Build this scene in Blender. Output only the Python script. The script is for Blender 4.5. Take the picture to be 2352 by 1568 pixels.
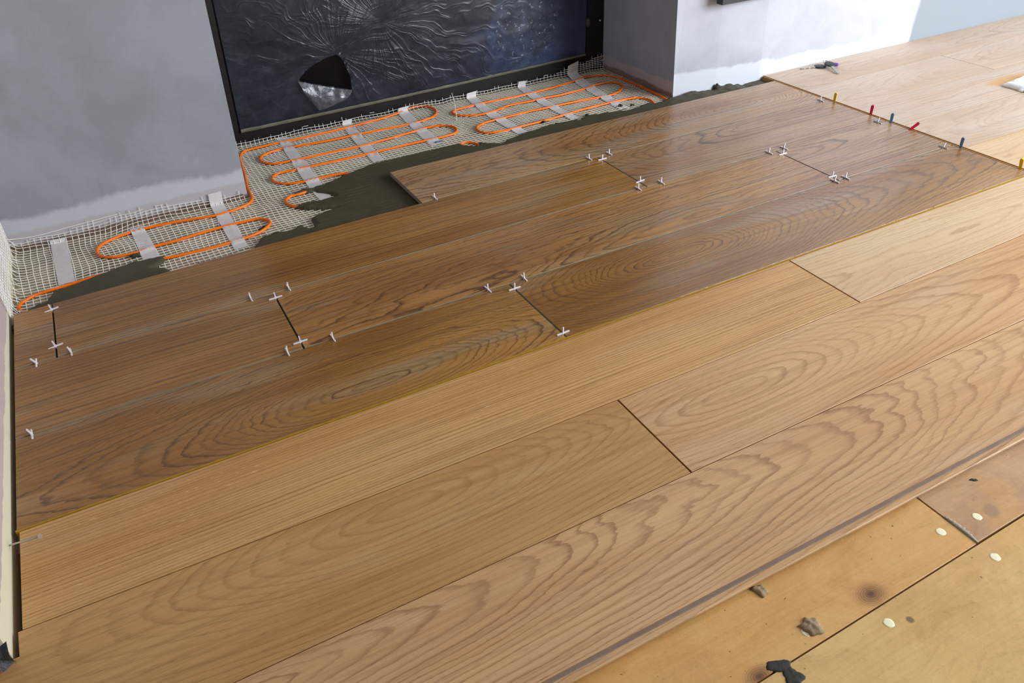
import bpy, math, random
import numpy as np
from mathutils import Vector, noise as mn
random.seed(7)
for o in list(bpy.data.objects): bpy.data.objects.remove(o)
SC = bpy.context.scene
COL = SC.collection

# ------------------------------------------------------------------ camera
FPX, YAW, PITCH, ROLL, CAMZ = 1887.97, 0.472582, 0.609067, -0.0473193, 0.769524
fw = Vector((math.sin(YAW)*math.cos(PITCH), math.cos(YAW)*math.cos(PITCH), -math.sin(PITCH)))
r0 = Vector((math.cos(YAW), -math.sin(YAW), 0)); u0 = r0.cross(fw)
RT = r0*math.cos(ROLL) + u0*math.sin(ROLL); UP = -r0*math.sin(ROLL) + u0*math.cos(ROLL)
cam = bpy.data.objects.new('camera', bpy.data.cameras.new('camera'))
cam.data.sensor_width = 36; cam.data.lens = FPX*36/2352; cam.data.clip_start = .02
from mathutils import Matrix
cam.matrix_world = Matrix(((RT.x, UP.x, -fw.x, 0), (RT.y, UP.y, -fw.y, 0), (RT.z, UP.z, -fw.z, CAMZ), (0, 0, 0, 1)))
COL.objects.link(cam); SC.camera = cam

# ------------------------------------------------------------------ light, world, exposure
SC.view_settings.view_transform = 'Standard'; SC.view_settings.look = 'None'
SC.view_settings.gamma = 1; SC.view_settings.use_curve_mapping = False
SC.view_settings.exposure = 0.12
W = bpy.data.worlds.new('world'); SC.world = W; W.use_nodes = True
W.node_tree.nodes['Background'].inputs[0].default_value = (.97, .95, .97, 1)
W.node_tree.nodes['Background'].inputs[1].default_value = 0.165
def area(name, loc, target, sx, sy, power, col):
    l = bpy.data.lights.new(name, 'AREA'); l.shape = 'RECTANGLE'; l.size = sx; l.size_y = sy
    l.energy = power; l.color = col
    o = bpy.data.objects.new(name, l); o.location = loc
    o.rotation_euler = (Vector(target)-Vector(loc)).to_track_quat('-Z', 'Y').to_euler()
    COL.objects.link(o); return o
area('window_daylight', (3.15, -.55, 1.15), (1.7, 1.4, .2), 1.7, 1.5, 138, (.86, .93, 1.0))

# ------------------------------------------------------------------ helpers
def ray(px, py):
    return (RT*((px-1176)/FPX) - UP*((py-784)/FPX) + fw)
def at(px, py, z=0.):            # the floor-level point that was surveyed at this place
    v = ray(px, py); t = (z-CAMZ)/v.z
    return v.x*t, v.y*t
def aty(px, py, Y):
    v = ray(px, py); t = Y/v.y
    return v.x*t, CAMZ+v.z*t
def atx(px, py, X):
    v = ray(px, py); t = X/v.x
    return v.y*t, CAMZ+v.z*t

def mesh_obj(name, verts, faces, mats, parent=None, smooth=False, mi=None, loc=None):
    me = bpy.data.meshes.new(name)
    if loc is not None: verts = [(v[0]-loc[0], v[1]-loc[1], v[2]-loc[2]) for v in verts]
    me.from_pydata([tuple(map(float, v)) for v in verts], [], [tuple(map(int, f)) for f in faces])
    if not isinstance(mats, (list, tuple)): mats = [mats]
    for m in mats: me.materials.append(m)
    if mi is not None: me.polygons.foreach_set('material_index', mi)
    if smooth: me.polygons.foreach_set('use_smooth', [True]*len(me.polygons))
    me.update()
    o = bpy.data.objects.new(name, me)
    if loc is not None: o.location = loc
    COL.objects.link(o)
    if parent is not None:
        o.parent = parent
        if loc is not None and parent.location.length > 0: o.location = Vector(loc)-parent.location
    return o
def empty(name, loc=(0, 0, 0)):
    o = bpy.data.objects.new(name, None); o.location = loc; o.empty_display_size = .02
    COL.objects.link(o); return o
def tag(o, label=None, cat=None, group=None, kind=None):
    if label: o['label'] = label
    if cat: o['category'] = cat
    if group: o['group'] = group
    if kind: o['kind'] = kind
    return o
class MB:
    def __init__(s): s.v = []; s.f = []
    def add(s, v, f):
        n = len(s.v); s.v += [tuple(a) for a in v]; s.f += [tuple(i+n for i in q) for q in f]
    def box(s, a, b):
        x0, y0, z0 = a; x1, y1, z1 = b
        s.add([(x0,y0,z0),(x1,y0,z0),(x1,y1,z0),(x0,y1,z0),(x0,y0,z1),(x1,y0,z1),(x1,y1,z1),(x0,y1,z1)],
              [(0,3,2,1),(4,5,6,7),(0,1,5,4),(1,2,6,5),(2,3,7,6),(3,0,4,7)])
    def tube(s, pts, r, n=6, cap=True):
        pts = [Vector(p) for p in pts]; rr = r if isinstance(r, (list, tuple)) else [r]*len(pts)
        V = []; F = []; ref = Vector((0, 0, 1)); 
        for i, p in enumerate(pts):
            t = (pts[min(i+1, len(pts)-1)]-pts[max(i-1, 0)]).normalized()
            a = t.cross(ref)
            if a.length < .2: a = t.cross(Vector((1, 0, 0)))
            a.normalize(); b = a.cross(t)
            for k in range(n):
                w = 2*math.pi*k/n; V.append(p + (a*math.cos(w)+b*math.sin(w))*rr[i])
        for i in range(len(pts)-1):
            for k in range(n):
                F.append((i*n+k, i*n+(k+1) % n, (i+1)*n+(k+1) % n, (i+1)*n+k))
        if cap:
            F.append(tuple(range(n))[::-1]); m = (len(pts)-1)*n; F.append(tuple(m+k for k in range(n)))
        s.add(V, F)
    def obj(s, name, m, parent=None, smooth=False, loc=None):
        return mesh_obj(name, s.v, s.f, m, parent, smooth, loc=loc)
def catmull(P, n=6):
    P = [Vector(p) for p in P]; out = []
    for i in range(len(P)-1):
        a = P[max(i-1, 0)]; b = P[i]; c = P[i+1]; d = P[min(i+2, len(P)-1)]
        for k in range(n):
            t = k/n
            out.append(.5*((2*b) + (c-a)*t + (2*a-5*b+4*c-d)*t*t + (-a+3*b-3*c+d)*t**3))
    out.append(P[-1]); return out

# ------------------------------------------------------------------ node helpers
class NT:
    def __init__(s, name):
        s.m = bpy.data.materials.new(name); s.m.use_nodes = True; s.t = s.m.node_tree
        s.b = s.t.nodes['Principled BSDF']; s.out = s.t.nodes['Material Output']
    def n(s, typ, **kw):
        nd = s.t.nodes.new(typ)
        for k, v in kw.items(): setattr(nd, k, v)
        return nd
    def put(s, sock, v):
        if isinstance(v, bpy.types.NodeSocket): s.t.links.new(v, sock)
        else: sock.default_value = v
    def M(s, op, a, b=0., c=0.):
        nd = s.n('ShaderNodeMath', operation=op)
        s.put(nd.inputs[0], a); s.put(nd.inputs[1], b); s.put(nd.inputs[2], c)
        return nd.outputs[0]
    def mapv(s, lo, hi, x, a=0., b=1., smooth=True):
        nd = s.n('ShaderNodeMapRange', interpolation_type='SMOOTHSTEP' if smooth else 'LINEAR')
        s.put(nd.inputs[0], x); s.put(nd.inputs[1], lo); s.put(nd.inputs[2], hi); s.put(nd.inputs[3], a); s.put(nd.inputs[4], b)
        return nd.outputs[0]
    def mix(s, f, a, b, blend='MIX'):
        nd = s.n('ShaderNodeMix', data_type='RGBA', blend_type=blend)
        s.put(nd.inputs[0], f)
        s.put(nd.inputs[6], a if isinstance(a, bpy.types.NodeSocket) else (*a, 1))
        s.put(nd.inputs[7], b if isinstance(b, bpy.types.NodeSocket) else (*b, 1))
        return nd.outputs[2]
    def xyz(s):
        tc = s.n('ShaderNodeTexCoord'); sp = s.n('ShaderNodeSeparateXYZ'); s.t.links.new(tc.outputs['Object'], sp.inputs[0])
        s.P = tc.outputs['Object']
        return sp.outputs[0], sp.outputs[1], sp.outputs[2]
    def vec(s, x, y, z):
        c = s.n('ShaderNodeCombineXYZ'); s.put(c.inputs[0], x); s.put(c.inputs[1], y); s.put(c.inputs[2], z); return c.outputs[0]
    def noise(s, v, scale, detail=3, rough=.5, dist=0.):
        nd = s.n('ShaderNodeTexNoise'); s.put(nd.inputs['Vector'], v); nd.inputs['Scale'].default_value = scale
        nd.inputs['Detail'].default_value = detail; nd.inputs['Roughness'].default_value = rough; nd.inputs['Distortion'].default_value = dist
        return nd.outputs[0]
    def bump(s, h, strength, dist):
        nd = s.n('ShaderNodeBump'); nd.inputs['Strength'].default_value = strength; nd.inputs['Distance'].default_value = dist
        s.put(nd.inputs['Height'], h); s.t.links.new(nd.outputs[0], s.b.inputs['Normal']); return nd
    def fin(s, col, rough=.6, spec=.5):
        s.put(s.b.inputs['Base Color'], col if isinstance(col, bpy.types.NodeSocket) else (*col, 1))
        s.put(s.b.inputs['Roughness'], rough); s.put(s.b.inputs['Specular IOR Level'], spec); return s.m
def S(r, g, b):                  # display colour -> linear
    f = lambda c: (c/255/12.92) if c/255 <= .04045 else ((c/255+.055)/1.055)**2.4
    return (f(r), f(g), f(b))

def plain(name, c, rough=.5, spec=.5, var=.12, scale=30, bump=0.):
    k = NT(name); k.xyz(); nz = k.noise(k.P, scale, 4, .6)
    c2 = tuple(v*(1-var*2) for v in c)
    col = k.mix(nz, c2, tuple(min(1, v*(1+var)) for v in c))
    if bump: k.bump(nz, .6, bump)
    return k.fin(col, rough, spec)

OAK = dict(lt=S(213, 170, 110), md=S(196, 149, 88), ln=S(136, 90, 44), gr=S(200, 163, 116), rough=.42, line=.72, fib=.34, red=.10)
OAKM = dict(OAK, lt=S(214, 174, 126), md=S(200, 156, 108), gr=S(206, 172, 134), line=.62)
OAKR = dict(OAK, lt=S(206, 188, 168), md=S(194, 170, 144), gr=S(200, 184, 166), ln=S(164, 136, 110), line=.5, fib=.24)
OAKL = dict(OAK, lt=S(216, 188, 150), md=S(206, 174, 132), gr=S(208, 180, 146), ln=S(166, 128, 88), line=.5, fib=.24)
TILE = dict(lt=S(180, 132, 68), md=S(146, 102, 48), ln=S(80, 54, 30), gr=S(160, 138, 106), rough=.2, line=.8, fib=.42, red=.12)
TILEG = dict(TILE, lt=S(180, 146, 104), md=S(156, 116, 78), ln=S(84, 60, 44), gr=S(170, 154, 130))
TILER = dict(TILE, lt=S(184, 136, 78), md=S(154, 108, 62), ln=S(80, 52, 32), gr=S(160, 136, 104), red=.22)
def wood(name, pal, org, u0, v0, d0, k1, k2, slope=0., sp=.0065, wob=1., wig=1., seed=0., stain=None, rays=False):
    """growth rings cut by the board face: r = sqrt(across^2 + depth(along)^2)"""
    k = NT(name); x, y, z = k.xyz()
    du = k.M('SUBTRACT', x, u0-org[0]); dv = k.M('SUBTRACT', y, v0-org[1])
    dv = k.M('SUBTRACT', dv, k.M('MULTIPLY', du, slope))
    n1 = k.noise(k.vec(k.M('MULTIPLY', x, 2.2), k.M('MULTIPLY', y, 9), seed), 1, 2, .5)
    n2 = k.noise(k.vec(k.M('MULTIPLY', x, 9), k.M('MULTIPLY', y, 30), seed+3), 1, 3, .6)
    n3 = k.noise(k.vec(k.M('MULTIPLY', x, 60), k.M('MULTIPLY', y, 160), seed+5), 1, 2, .6)
    d = k.M('ADD', d0, k.M('MULTIPLY', du, k1)); d = k.M('ADD', d, k.M('MULTIPLY', k.M('DIVIDE', k.M('MULTIPLY', du, du), k.M('ADD', k.M('MULTIPLY', du, du), .07)), k2))
    if abs(k1) < .001 and k2 >= .08: d = k.M('ADD', d, k.M('MULTIPLY', k.M('SQRT', k.M('ADD', k.M('MULTIPLY', du, du), .0016)), .035))
    d = k.M('ADD', d, k.M('MULTIPLY', k.M('SUBTRACT', n1, .5), .075*wob*(.3 if k2 >= .08 else 1)))
    d = k.M('SMOOTH_MAX', d, .004, .01)
    dv = k.M('ADD', dv, k.M('MULTIPLY', k.M('SUBTRACT', n2, .5), .012*wob))
    r = k.M('SQRT', k.M('ADD', k.M('MULTIPLY', dv, dv), k.M('MULTIPLY', d, d)))
    r = k.M('ADD', r, k.M('MULTIPLY', k.M('SUBTRACT', n2, .5), .010*wig))
    r = k.M('ADD', r, k.M('MULTIPLY', k.M('SUBTRACT', n3, .5), .0022*wig))
    q = k.M('DIVIDE', r, sp)
    # uneven ring widths and strengths
    q = k.M('ADD', q, k.M('MULTIPLY', k.M('SINE', k.M('MULTIPLY', q, .61)), .45))
    t = k.M('FRACT', q); idx = k.M('FLOOR', q)
    wn = k.n('ShaderNodeTexWhiteNoise', noise_dimensions='1D'); k.put(wn.inputs['W'], k.M('ADD', idx, seed)); amp = k.mapv(0, 1, wn.outputs[0], .35, 1., False)
    up = k.mapv(.40, .90, t); dn = k.mapv(.90, 1., t, 1., 0.)
    line = k.M('MULTIPLY', k.M('MULTIPLY', k.M('POWER', up, 2.2), dn), amp)
    # fibres and pores, running with the board
    xs = k.M('MULTIPLY', x, 9)
    f1 = k.noise(k.vec(xs, k.M('MULTIPLY', y, 520), seed), 1, 3, .65)
    f2 = k.noise(k.vec(k.M('MULTIPLY', x, 3), k.M('MULTIPLY', k.M('ADD', y, k.M('MULTIPLY', n2, .01)), 130), seed+9), 1, 3, .6)
    por = k.mapv(.60, .72, k.noise(k.vec(k.M('MULTIPLY', x, 55), k.M('MULTIPLY', y, 900), seed+2), 1, 2, .5))
    big = k.noise(k.vec(k.M('MULTIPLY', x, 1.6), k.M('MULTIPLY', y, 7), seed+20), 1, 3, .55)
    big2 = k.noise(k.vec(k.M('MULTIPLY', x, 2.6), k.M('MULTIPLY', y, 14), seed+31), 1, 3, .55)
    c = k.mix(k.mapv(.3, .7, big), pal['lt'], pal['md'])
    c = k.mix(k.M('MULTIPLY', k.mapv(.5, .72, big2), .7), c, pal['gr'])
    c = k.mix(k.M('MULTIPLY', k.mapv(.5, .75, big), pal['red']), c, tuple(a*b for a, b in zip(pal['md'], (1.0, .72, .6))))
    c = k.mix(k.M('MULTIPLY', k.mapv(.42, .72, f2), pal['fib']), c, pal['ln'])
    c = k.mix(k.M('MULTIPLY', line, pal['line']), c, pal['ln'])
    c = k.mix(k.M('MULTIPLY', k.mapv(.35, .75, f1), pal['fib']*.6), c, pal['ln'])
    c = k.mix(k.M('MULTIPLY', k.M('MULTIPLY', por, k.mapv(.3, .8, t)), .45), c, tuple(v*.6 for v in pal['ln']))
    if rays:
        rr = k.noise(k.vec(k.M('ADD', k.M('MULTIPLY', x, 70), k.M('MULTIPLY', y, 60)), k.M('MULTIPLY', y, 240), seed+1), 1, 2, .5)
        rm = k.M('MULTIPLY', k.mapv(.62, .72, rr), k.mapv(.45, .6, k.noise(k.vec(k.M('MULTIPLY', x, 3), k.M('MULTIPLY', y, 9), seed+8), 1, 2, .5)))
        c = k.mix(k.M('MULTIPLY', rm, .45), c, S(232, 200, 152))
    if stain:
        for (sx, sy, rad) in stain:
            a = k.M('SUBTRACT', x, sx-org[0]); b = k.M('SUBTRACT', y, sy-org[1])
            dd = k.M('SQRT', k.M('ADD', k.M('MULTIPLY', k.M('MULTIPLY', a, a), .25), k.M('MULTIPLY', b, b)))
            dd = k.M('ADD', dd, k.M('MULTIPLY', k.M('SUBTRACT', n2, .5), rad*.8))
            c = k.mix(k.mapv(rad*.4, rad, dd, .75, 0.), c, S(206, 150, 76))
    k.bump(k.M('SUBTRACT', k.M('MULTIPLY', f1, .5), k.M('ADD', k.M('MULTIPLY', line, .5), por)), .35, .0007)
    return k.fin(c, k.M('ADD', pal['rough'], k.M('MULTIPLY', f2, .12)), .75 if pal['rough'] < .3 else .5)

M_tileside = plain('tile_body', S(150, 142, 124), .7)
M_oakside = plain('oak_edge', S(176, 124, 66), .7, var=.2, scale=60)
M_corkgold = plain('expansion_strip_gold', S(176, 132, 26), .6, var=.2, scale=120)
M_corkbrown = plain('expansion_strip_brown', S(172, 124, 62), .7, var=.25, scale=90)
M_black = plain('black_frame_paint', S(14, 8, 8), .45)
M_white = plain('white_plastic', S(232, 230, 236), .35, var=.03)

def plaster(name, base, blotch, grime=None, patch=None):
    k = NT(name); x, y, z = k.xyz()
    a = k.noise(k.P, 2.3, 5, .6, .6); b = k.noise(k.P, 9, 5, .65, .8); c3 = k.noise(k.P, 90, 3, .6)
    c = k.mix(k.mapv(.35, .68, a), base, blotch)
    c = k.mix(k.M('MULTIPLY', k.mapv(.45, .75, b), .35), c, tuple(min(1, v*1.16) for v in base))
    if patch: c = patch(k, x, y, z, c, b, a)
    k.bump(k.M('ADD', k.M('MULTIPLY', b, .6), k.M('MULTIPLY', c3, .1)), .25, .004)
    return k.fin(c, .78, .25)

# ------------------------------------------------------------------ the setting
ZS = -.024                                  # screed level
PX, PY = at(570, 454, ZS)                   # corner of the left pier
tx, tz = aty(470, 0, PY)
RX, RY = at(1385, 153, -.02)                # inner corner of the alcove, right
QX, QY = at(1545, 225, -.02)                # outer corner of the right pier
LX = -.236                                 # left wall face
def LW(y): return -.2465+(y-.745)*.024
LYE = .745                                  # near end of the left wall
H = 2.7
FY = RY

def pier_patch(k, x, y, z, c, b, a):
    edge = k.M('ADD', k.M('MULTIPLY', k.M('SUBTRACT', b, .5), .05), k.M('MULTIPLY', k.M('SUBTRACT', a, .5), .06))
    zz = k.M('SUBTRACT', z, edge)
    c = k.mix(k.mapv(.040, .056, zz, .7, 0.), c, S(202, 204, 212))
    c = k.mix(k.mapv(.012, .02, k.M('ADD', z, k.M('MULTIPLY', k.M('SUBTRACT', b, .5), .02)), .5, 0.), c, S(170, 160, 158))
    return k.mix(k.mapv(-.014, -.008, k.M('ADD', z, k.M('MULTIPLY', k.M('SUBTRACT', b, .5), .03)), .9, 0.), c, S(110, 84, 66))
M_pier = plaster('grey_plaster', S(156, 159, 168), S(140, 142, 148), patch=pier_patch)
M_rev = plaster('reveal_plaster', S(172, 180, 196), S(160, 168, 182), patch=lambda k, x, y, z, c, b, a:
    k.mix(k.mapv(-.012, -.004, k.M('ADD', z, k.M('MULTIPLY', k.M('SUBTRACT', b, .5), .03)), .8, 0.),
          k.mix(k.mapv(.02, .024, k.M('SUBTRACT', z, k.M('MULTIPLY', k.M('SUBTRACT', b, .5), .04)), .8, 0.), c, S(196, 186, 186)), S(140, 112, 96)))
def right_patch(k, x, y, z, c, b, a):
    grey = k.mapv(2.37, 2.39, k.M('ADD', x, k.M('MULTIPLY', z, -.12)))
    c = k.mix(grey, c, S(146, 153, 162))
    zz = k.M('SUBTRACT', z, k.M('MULTIPLY', k.M('SUBTRACT', b, .45), .035)); zz = k.M('SUBTRACT', zz, k.M('MULTIPLY', k.M('SUBTRACT', a, .5), .05))
    band = k.M('MULTIPLY', k.mapv(.034, .044, zz, .85, 0.), k.M('SUBTRACT', 1., grey))
    return k.mix(band, c, S(216, 219, 228))
M_rwall = plaster('white_plaster', S(194, 196, 206), S(174, 176, 187), patch=right_patch)
def left_patch(k, x, y, z, c, b, a):
    zz = k.M('ADD', k.M('SUBTRACT', z, k.M('MULTIPLY', k.M('SUBTRACT', b, .5), .03)), k.M('MULTIPLY', k.M('SUBTRACT', y, .8), .03))
    return k.mix(k.mapv(.030, .033, zz, 1., 0.), c, S(214, 206, 178))
M_lwall = plaster('left_plaster', S(190, 174, 170), S(176, 160, 158), patch=left_patch)

def prism(name, poly, z0, z1, m, kind='structure', parent=None):
    n = len(poly); v = [(p[0], p[1], z0) for p in poly] + [(p[0], p[1], z1) for p in poly]
    f = [tuple(range(n))[::-1], tuple(range(n, 2*n))] + [(i, (i+1) % n, n+(i+1) % n, n+i) for i in range(n)]
    o = mesh_obj(name, v, f, m, parent)
    if kind: o['kind'] = kind
    return o

# screed: k floor slab (upper step under the heating mat, lower step under the chipboard)
k = NT('concrete_screed'); k.xyz()
a = k.noise(k.P, 14, 6, .7, .4); b = k.noise(k.P, 70, 5, .7); c3 = k.noise(k.P, 5, 4, .6)
c = k.mix(k.mapv(.3, .7, a), S(132, 122, 102), S(186, 176, 152))
c = k.mix(k.M('MULTIPLY', k.mapv(.5, .66, c3), .6), c, S(160, 134, 102))
c = k.mix(k.M('MULTIPLY', k.mapv(.55, .75, b), .5), c, S(112, 104, 92))
k.bump(k.M('ADD', a, k.M('MULTIPLY', b, .6)), .8, .004); M_screed = k.fin(c, .9, .2)
mb = MB()
mb.box((-1.6, .93, -.12), (4.2, 2.35, ZS)); mb.box((-1.6, -1.6, -.12), (4.2, .93, -.043))
FLOOR = mb.obj('floor', M_screed); FLOOR['kind'] = 'structure'

# left pier, alcove, right wall
tdx = (tx-PX)/(tz-ZS)                       # the corner is a little out of plumb
def wall_poly(name, v, f, m):
    o = mesh_obj(name, v, f, m); o['kind'] = 'structure'; return o
zt = H
wall_poly('wall_left_pier', [(LX-.3, PY, -.06), (PX+tdx*(-.06-ZS), PY, -.06), (PX+tdx*(zt-ZS), PY, zt), (LX-.3, PY, zt),
                        (LX-.3, 2.6, -.06), (PX-.02, 2.6, -.06), (PX-.02+tdx*(zt-ZS), 2.6, zt), (LX-.3, 2.6, zt)],
          [(0, 1, 2, 3), (1, 5, 6, 2), (5, 4, 7, 6), (4, 0, 3, 7), (3, 2, 6, 7), (0, 4, 5, 1)], M_pier)
# wall_left: slab whose near end is broken open
k = NT('broken_masonry'); k.xyz()
a = k.noise(k.P, 60, 5, .7); b = k.noise(k.P, 25, 3, .6)
c = k.mix(a, S(58, 58, 62), S(112, 112, 118)); c = k.mix(k.mapv(.62, .66, b), c, S(196, 92, 50))
k.bump(a, 1., .01); M_rubble = k.fin(c, .9, .2)
wl = MB(); ya, yb2 = LYE, PY+.02
wl.add([(LX-.2, ya, -.06), (LW(ya), ya, -.06), (LW(yb2), yb2, -.06), (LX-.2, yb2, -.06), (LX-.2, ya, H), (LW(ya), ya, H), (LW(yb2), yb2, H), (LX-.2, yb2, H)],
       [(0,3,2,1),(4,5,6,7),(0,1,5,4),(1,2,6,5),(2,3,7,6),(3,0,4,7)])
o = wl.obj('wall_left', M_lwall); o['kind'] = 'structure'
# rubble infill at the foot of the wall's near end
V = []; F = []; nx, nz = 14, 10
for j in range(nz+1):
    for i in range(nx+1):
        x = LW(LYE)+.004-.07*i/nx; z = -.043+.07*j/nz*(1-.5*i/nx)
        d = .012+.016*mn.noise(Vector((x*60, z*60, 1)))
        V.append((x, LYE-.002-max(d, 0)*(1 if 0 < j < nz else 0), z))
for j in range(nz):
    for i in range(nx): q = j*(nx+1)+i; F.append((q, q+nx+1, q+nx+2, q+1))
mesh_obj('rubble_infill', V, F, M_rubble, o, True)

WB = [(QX, QY), (QX+.13, QY-.024), (1.765, 1.787), (2.4, 1.780), (4.2, 1.765)]
qx2, qz2 = aty(1557, 0, QY); qdx = (qx2-QX)/(qz2+.02)
v = []; 
for (x, y) in WB: v.append((x+(0 if x > QX+.01 else qdx*(-.06)), y, -.06))
for (x, y) in WB: v.append((x+(0 if x > QX+.01 else qdx*(zt)), y, zt))
n = len(WB); f = [(i, i+1, n+i+1, n+i) for i in range(n-1)]
v += [(QX, 2.6, -.06), (4.2, 2.6, -.06), (QX, 2.6, zt), (4.2, 2.6, zt)]
f += [(n-1, 2*n+1, 2*n+3, 2*n-1), (n, 2*n-1, 2*n+3, 2*n+2)]
wall_poly('wall_front', v, f, M_rwall)
# the reveal side of the right pier is its own plaster face
wall_poly('wall_alcove_side', [(QX+qdx*-.06-.0005, QY, -.06), (RX-.0005, 2.6, -.06), (RX-.0005, 2.6, zt), (QX+qdx*zt-.0005, QY, zt),
                          (QX+qdx*-.06+.004, QY+.001, -.06), (RX+.006, 2.6, -.06), (RX+.006, 2.6, zt), (QX+qdx*zt+.004, QY+.001, zt)],
          [(0, 3, 2, 1), (4, 5, 6, 7), (0, 4, 7, 3), (1, 2, 6, 5), (3, 7, 6, 2)], M_rev)
# right wall with the daylight window, ceiling
M_room = plain('room_plaster', S(222, 214, 204), .8, .2, .05, 3)
mb = MB()
mb.box((3.6, -1.6, -.1), (3.75, -.95, H)); mb.box((3.6, .75, -.1), (3.75, 2.6, H))
mb.box((3.6, -.95, -.1), (3.75, .75, .45)); mb.box((3.6, -.95, 2.4), (3.75, .75, H))
o = mb.obj('wall_right', M_room); o['kind'] = 'structure'
mb = MB(); mb.box((-1.6, -1.6, H), (4.2, 2.6, H+.1)); o = mb.obj('ceiling', M_room); o['kind'] = 'structure'

# window_1: black frame and dark glass at the back of the alcove
flx0, flz0 = aty(553, 301, FY-.005); flx1, flz1 = aty(489, 0, FY-.005)
frx0, frz0 = aty(1344, 124, FY-.005); frx1, frz1 = aty(1348, 0, FY-.005)
win = empty('window_1', ((PX+RX)/2, FY, ZS)); win['kind'] = 'structure'
def bar(mbk, ax, ay, az, bx, by, bz): mbk.box((ax, ay, az), (bx, by, bz))
mb = MB(); mb.add([(PX-.2, FY, ZS), (RX+.01, FY, ZS), (RX+.01, FY, frz0-.004), (frx0, FY, frz0-.004), (flx0, FY, flz0-.006), (PX-.2, FY, flz0-.006),
                   (PX-.2, FY+.05, ZS), (RX+.01, FY+.05, ZS), (RX+.01, FY+.05, frz0-.004), (frx0, FY+.05, frz0-.004), (flx0, FY+.05, flz0-.006), (PX-.2, FY+.05, flz0-.006)],
                  [(0,1,2,3,4,5), (11,10,9,8,7,6), (5,4,10,11), (4,3,9,10), (3,2,8,9)])
mb.obj('bottom_rail', M_black, win, loc=(win.location.x, FY, ZS))
sl = (flx1-flx0)/(flz1-flz0); sr = (frx1-frx0)/(frz1-frz0)
def stile(x0a, x0b, x1a, x1b, name, y=0):
    z0, z1 = ZS+.03, 2.3
    mb = MB(); mb.add([(x0a, FY+y, z0), (x1a, FY+y, z0), (x1b, FY+y, z1), (x0b, FY+y, z1), (x0a, FY+.05, z0), (x1a, FY+.05, z0), (x1b, FY+.05, z1), (x0b, FY+.05, z1)],
                      [(0,1,2,3), (7,6,5,4), (0,4,5,1), (1,5,6,2), (3,7,4,0)])
    return mb.obj(name, M_black, win, loc=(win.location.x, FY, ZS))
stile(PX-.2, PX-.2, flx0-.004, flx0-.004+sl*(2.3-flz0), 'frame_stile', -.002)
stile(frx0+.004, frx0+.004+sr*2.3, RX+.01, RX+.01, 'frame_stile', -.002)
mb = MB(); mb.box((PX-.2, FY, 2.2), (RX+.01, FY+.05, 2.32)); mb.obj('top_rail', M_black, win, loc=(win.location.x, FY, ZS))
k = NT('dark_glass'); M_glass = k.fin((.004, .0035, .004), .25, .3)
mb = MB(); mb.box((PX-.15, FY+.022, ZS+.02), (RX, FY+.03, 2.25)); mb.obj('glass_pane', M_glass, win, loc=(win.location.x, FY, ZS))
# oval closer plate on the right stile
kx, kz = aty(1350, 52, FY-.004)
mb = MB(); V = []; F = []
for j, (s_, dy) in enumerate([(1, 0), (1, -.004), (.8, -.008), (.0, -.009)]):
    for i in range(16):
        w = i*math.pi/8; V.append((kx+.007*s_*math.cos(w), FY-.002+dy, kz+.013*s_*math.sin(w)))
for j in range(3):
    for i in range(16): F.append((j*16+i, j*16+(i+1) % 16, (j+1)*16+(i+1) % 16, (j+1)*16+i))
mb.add(V, F); o = mb.obj('cover_cap', plain('grey_cap', S(70, 66, 66), .4), win, True, loc=(win.location.x, FY, ZS)); o['label'] = 'grey oval cap on the right stile'
mb = MB(); sx, sz = aty(1378, 47, FY-.004); mb.tube([(sx, FY-.001, sz), (sx, FY-.006, sz)], .0022, 8)
mb.obj('screw', M_white, win, loc=(win.location.x, FY, ZS))

# ------------------------------------------------------------------ floor covering: row boundaries surveyed along their length
def curve_y(pts, deg=2):
    w = np.array([at(*p) for p in pts]); c = np.polyfit(w[:, 0], w[:, 1], min(deg, len(pts)-1)); return lambda x: float(np.polyval(c, x))
YB = {
 'strip': curve_y([(34.5,1220),(500,1057),(1115,840),(1301,773),(1519,700),(2352,403)]),
 'j21': curve_y([(32,1010.8),(560,842.9),(840,755),(1080,678.8),(1331,600),(1926.8,413.4),(2000,391),(2185,333.3)]),
 'j32': curve_y([(32.3,848.6),(260,782.6),(560,694.5),(840,610.8),(1367.5,460),(1580,403.5),(1740,358.6),(1916.9,310),(2031,278)]),
 'j43': curve_y([(29,721),(260,659.6),(967,464),(1320,374.2),(1532,320),(1895,229)], 2),
 'top': curve_y([(893.7,395.5),(1500,249.3),(1779,186.6)], 1),
 'A': curve_y([(48.8,1449.6),(500,1270.7),(1422,919),(1973.7,693),(2352,538)]),
 'B': curve_y([(1340,1197.3),(1588.7,1084.6),(1815.5,980),(2352,733)], 1),
}
def line_x(a, b, z=0.):
    p, q = at(*a, z), at(*b, z)
    m = (q[0]-p[0])/(q[1]-p[1]) if abs(q[1]-p[1]) > 1e-6 else 0
    return lambda y: p[0]+m*(y-p[1])
XE = dict(left=line_x((29, 721), (35, 1219)), r3a=line_x((119.5, 699.7), (130.5, 821)), r2a=line_x((628.8, 674.6), (698.9, 799.8)),
          r1a=line_x((1170.3, 652), (1301.2, 773)), r3b=line_x((1373, 361), (1487, 428.9)), r2b=line_x((1783.1, 347.6), (1926.8, 413.4)),
          r4=line_x((893.7, 395.5), (966.5, 464)), w2=line_x((1422, 921), (1588.7, 1084.6)), w1=line_x((1813, 598), (1973.7, 693)))
XE['right'] = lambda y: 1.7755
XE['rplank'] = lambda y: 1.7805
const = lambda c: (lambda t: c)
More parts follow.
